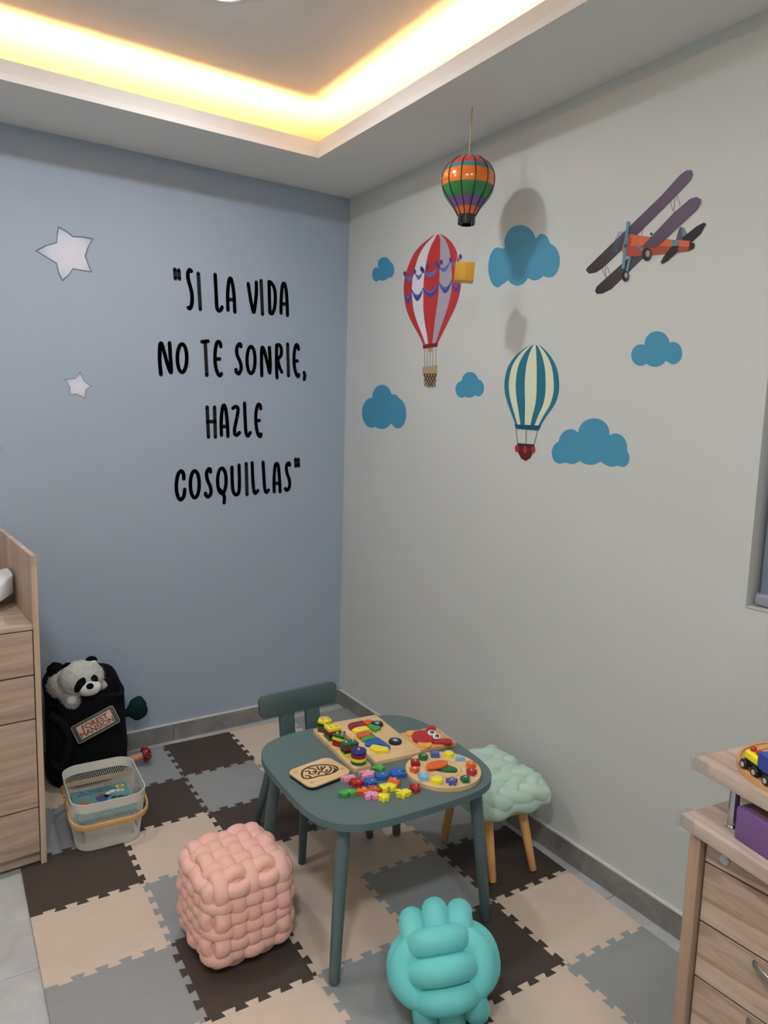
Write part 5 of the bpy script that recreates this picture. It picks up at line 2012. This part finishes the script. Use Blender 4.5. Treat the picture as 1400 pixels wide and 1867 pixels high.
# =====================================================================  HANGING BALLOON ORNAMENT
BX, BY = -0.206, -1.125
hb = thing('hanging_balloon', 'glossy painted hot air balloon ornament hanging from the ceiling with a yellow basket', 'ornament', (BX, BY, 1.93))
HZ = 1.93
gl = dict(rough=0.18, spec=0.5, coat=0.6)
bands = [(2.329, 2.290, M('lacquer_red_pink', (206, 74, 66), noise=(60, 0.25), **gl)), (2.290, 2.274, M('lacquer_teal', (64, 134, 132), noise=(60, 0.2), **gl)),
         (2.274, 2.230, M('lacquer_orange', (236, 122, 34), noise=(60, 0.2), **gl)), (2.230, 2.192, M('lacquer_green', (38, 124, 60), noise=(60, 0.3), **gl)),
         (2.192, 2.164, M('lacquer_violet', (112, 82, 140), noise=(60, 0.2), **gl)), (2.164, 2.142, M('lacquer_tangerine', (226, 106, 48), noise=(60, 0.25), **gl)), (2.142, 2.112, M('lacquer_black', (20, 20, 22), **gl))]
ez_ = [(2.3290, 0.0), (2.3270, 0.020), (2.3215, 0.040), (2.310, 0.058), (2.297, 0.071), (2.280, 0.082), (2.262, 0.0875), (2.245, 0.0885), (2.226, 0.085), (2.208, 0.076), (2.190, 0.063), (2.170, 0.047), (2.150, 0.034), (2.135, 0.0275), (2.112, 0.0240)]
prof_s = catmull([(r_, z, 0) for z, r_ in ez_], 5)


def env_r(z):
    for a_, b_ in zip(prof_s, prof_s[1:]):
        if a_.y >= z >= b_.y:
            t = (a_.y - z) / max(1e-9, a_.y - b_.y)
            return a_.x + (b_.x - a_.x) * t
    return prof_s[-1].x


for zt, zb, m_ in bands:
    n_ = 8
    zs = [zt + (zb - zt) * k / n_ for k in range(n_ + 1)]
    pr_ = [(env_r(z) if z < 2.3289 else 0.0, z - HZ) for z in zs]
    lathe('envelope_band', pr_, m_, hb, 40)
mt_rib = M('lacquer_rib_black', (16, 16, 18), **gl)
for k in range(12):
    a_ = 2 * PI * k / 12 + 0.1
    pts = []
    for i in range(25):
        z = 2.3285 - (2.3285 - 2.140) * i / 24
        r_ = env_r(z) + 0.0004
        pts.append((r_ * math.cos(a_), r_ * math.sin(a_), z - HZ))
    tube('rib', pts, 0.0019, mt_rib, hb, 6)
for k in range(8):
    a_ = 2 * PI * k / 8
    box('collar_tooth', (0.0262 * math.cos(a_), 0.0262 * math.sin(a_), 2.127 - HZ), (0.005, 0.008, 0.030), mt_rib, hb, 0.001, 1, rot=(0, 0, a_))
mt_cord = M('hemp_cord', (196, 174, 130), 0.85)
mt_thread = M('nylon_thread', (206, 200, 190), 0.6)
tube('hanging_cord', [(0.004, 0, ZC - HZ), (0.002, 0.0, 2.40 - HZ), (0, 0, 2.327 - HZ)], 0.0024, mt_cord, hb, 8)
box_a = math.atan2(-(CAM.y - BY), -(CAM.x - BX)) + 0.03
bbx = box('basket', (0, 0, 1.958 - HZ), (0.064, 0.064, 0.060), wood('amber_wood', (226, 172, 58), (204, 146, 38), (20, 20, 6), 0.45), hb, 0.002, rot=(0.05, -0.03, box_a))
for sx in (-1, 1):
    for sy in (-1, 1):
        c0 = Vector((sx * 0.029, sy * 0.029, 1.987 - HZ))
        c0 = Matrix.Rotation(box_a, 3, 'Z') @ c0
        c1 = Matrix.Rotation(box_a, 3, 'Z') @ Vector((sx * 0.017, sy * 0.017, 2.114 - HZ))
        tube('thread', [c0, c1], 0.0006, mt_thread, hb, 5)
        blob('corner_tack', c0 + Vector((0, 0, 0.001)), (0.0022, 0.0022, 0.0022), mt_stool_leg, hb, 1)
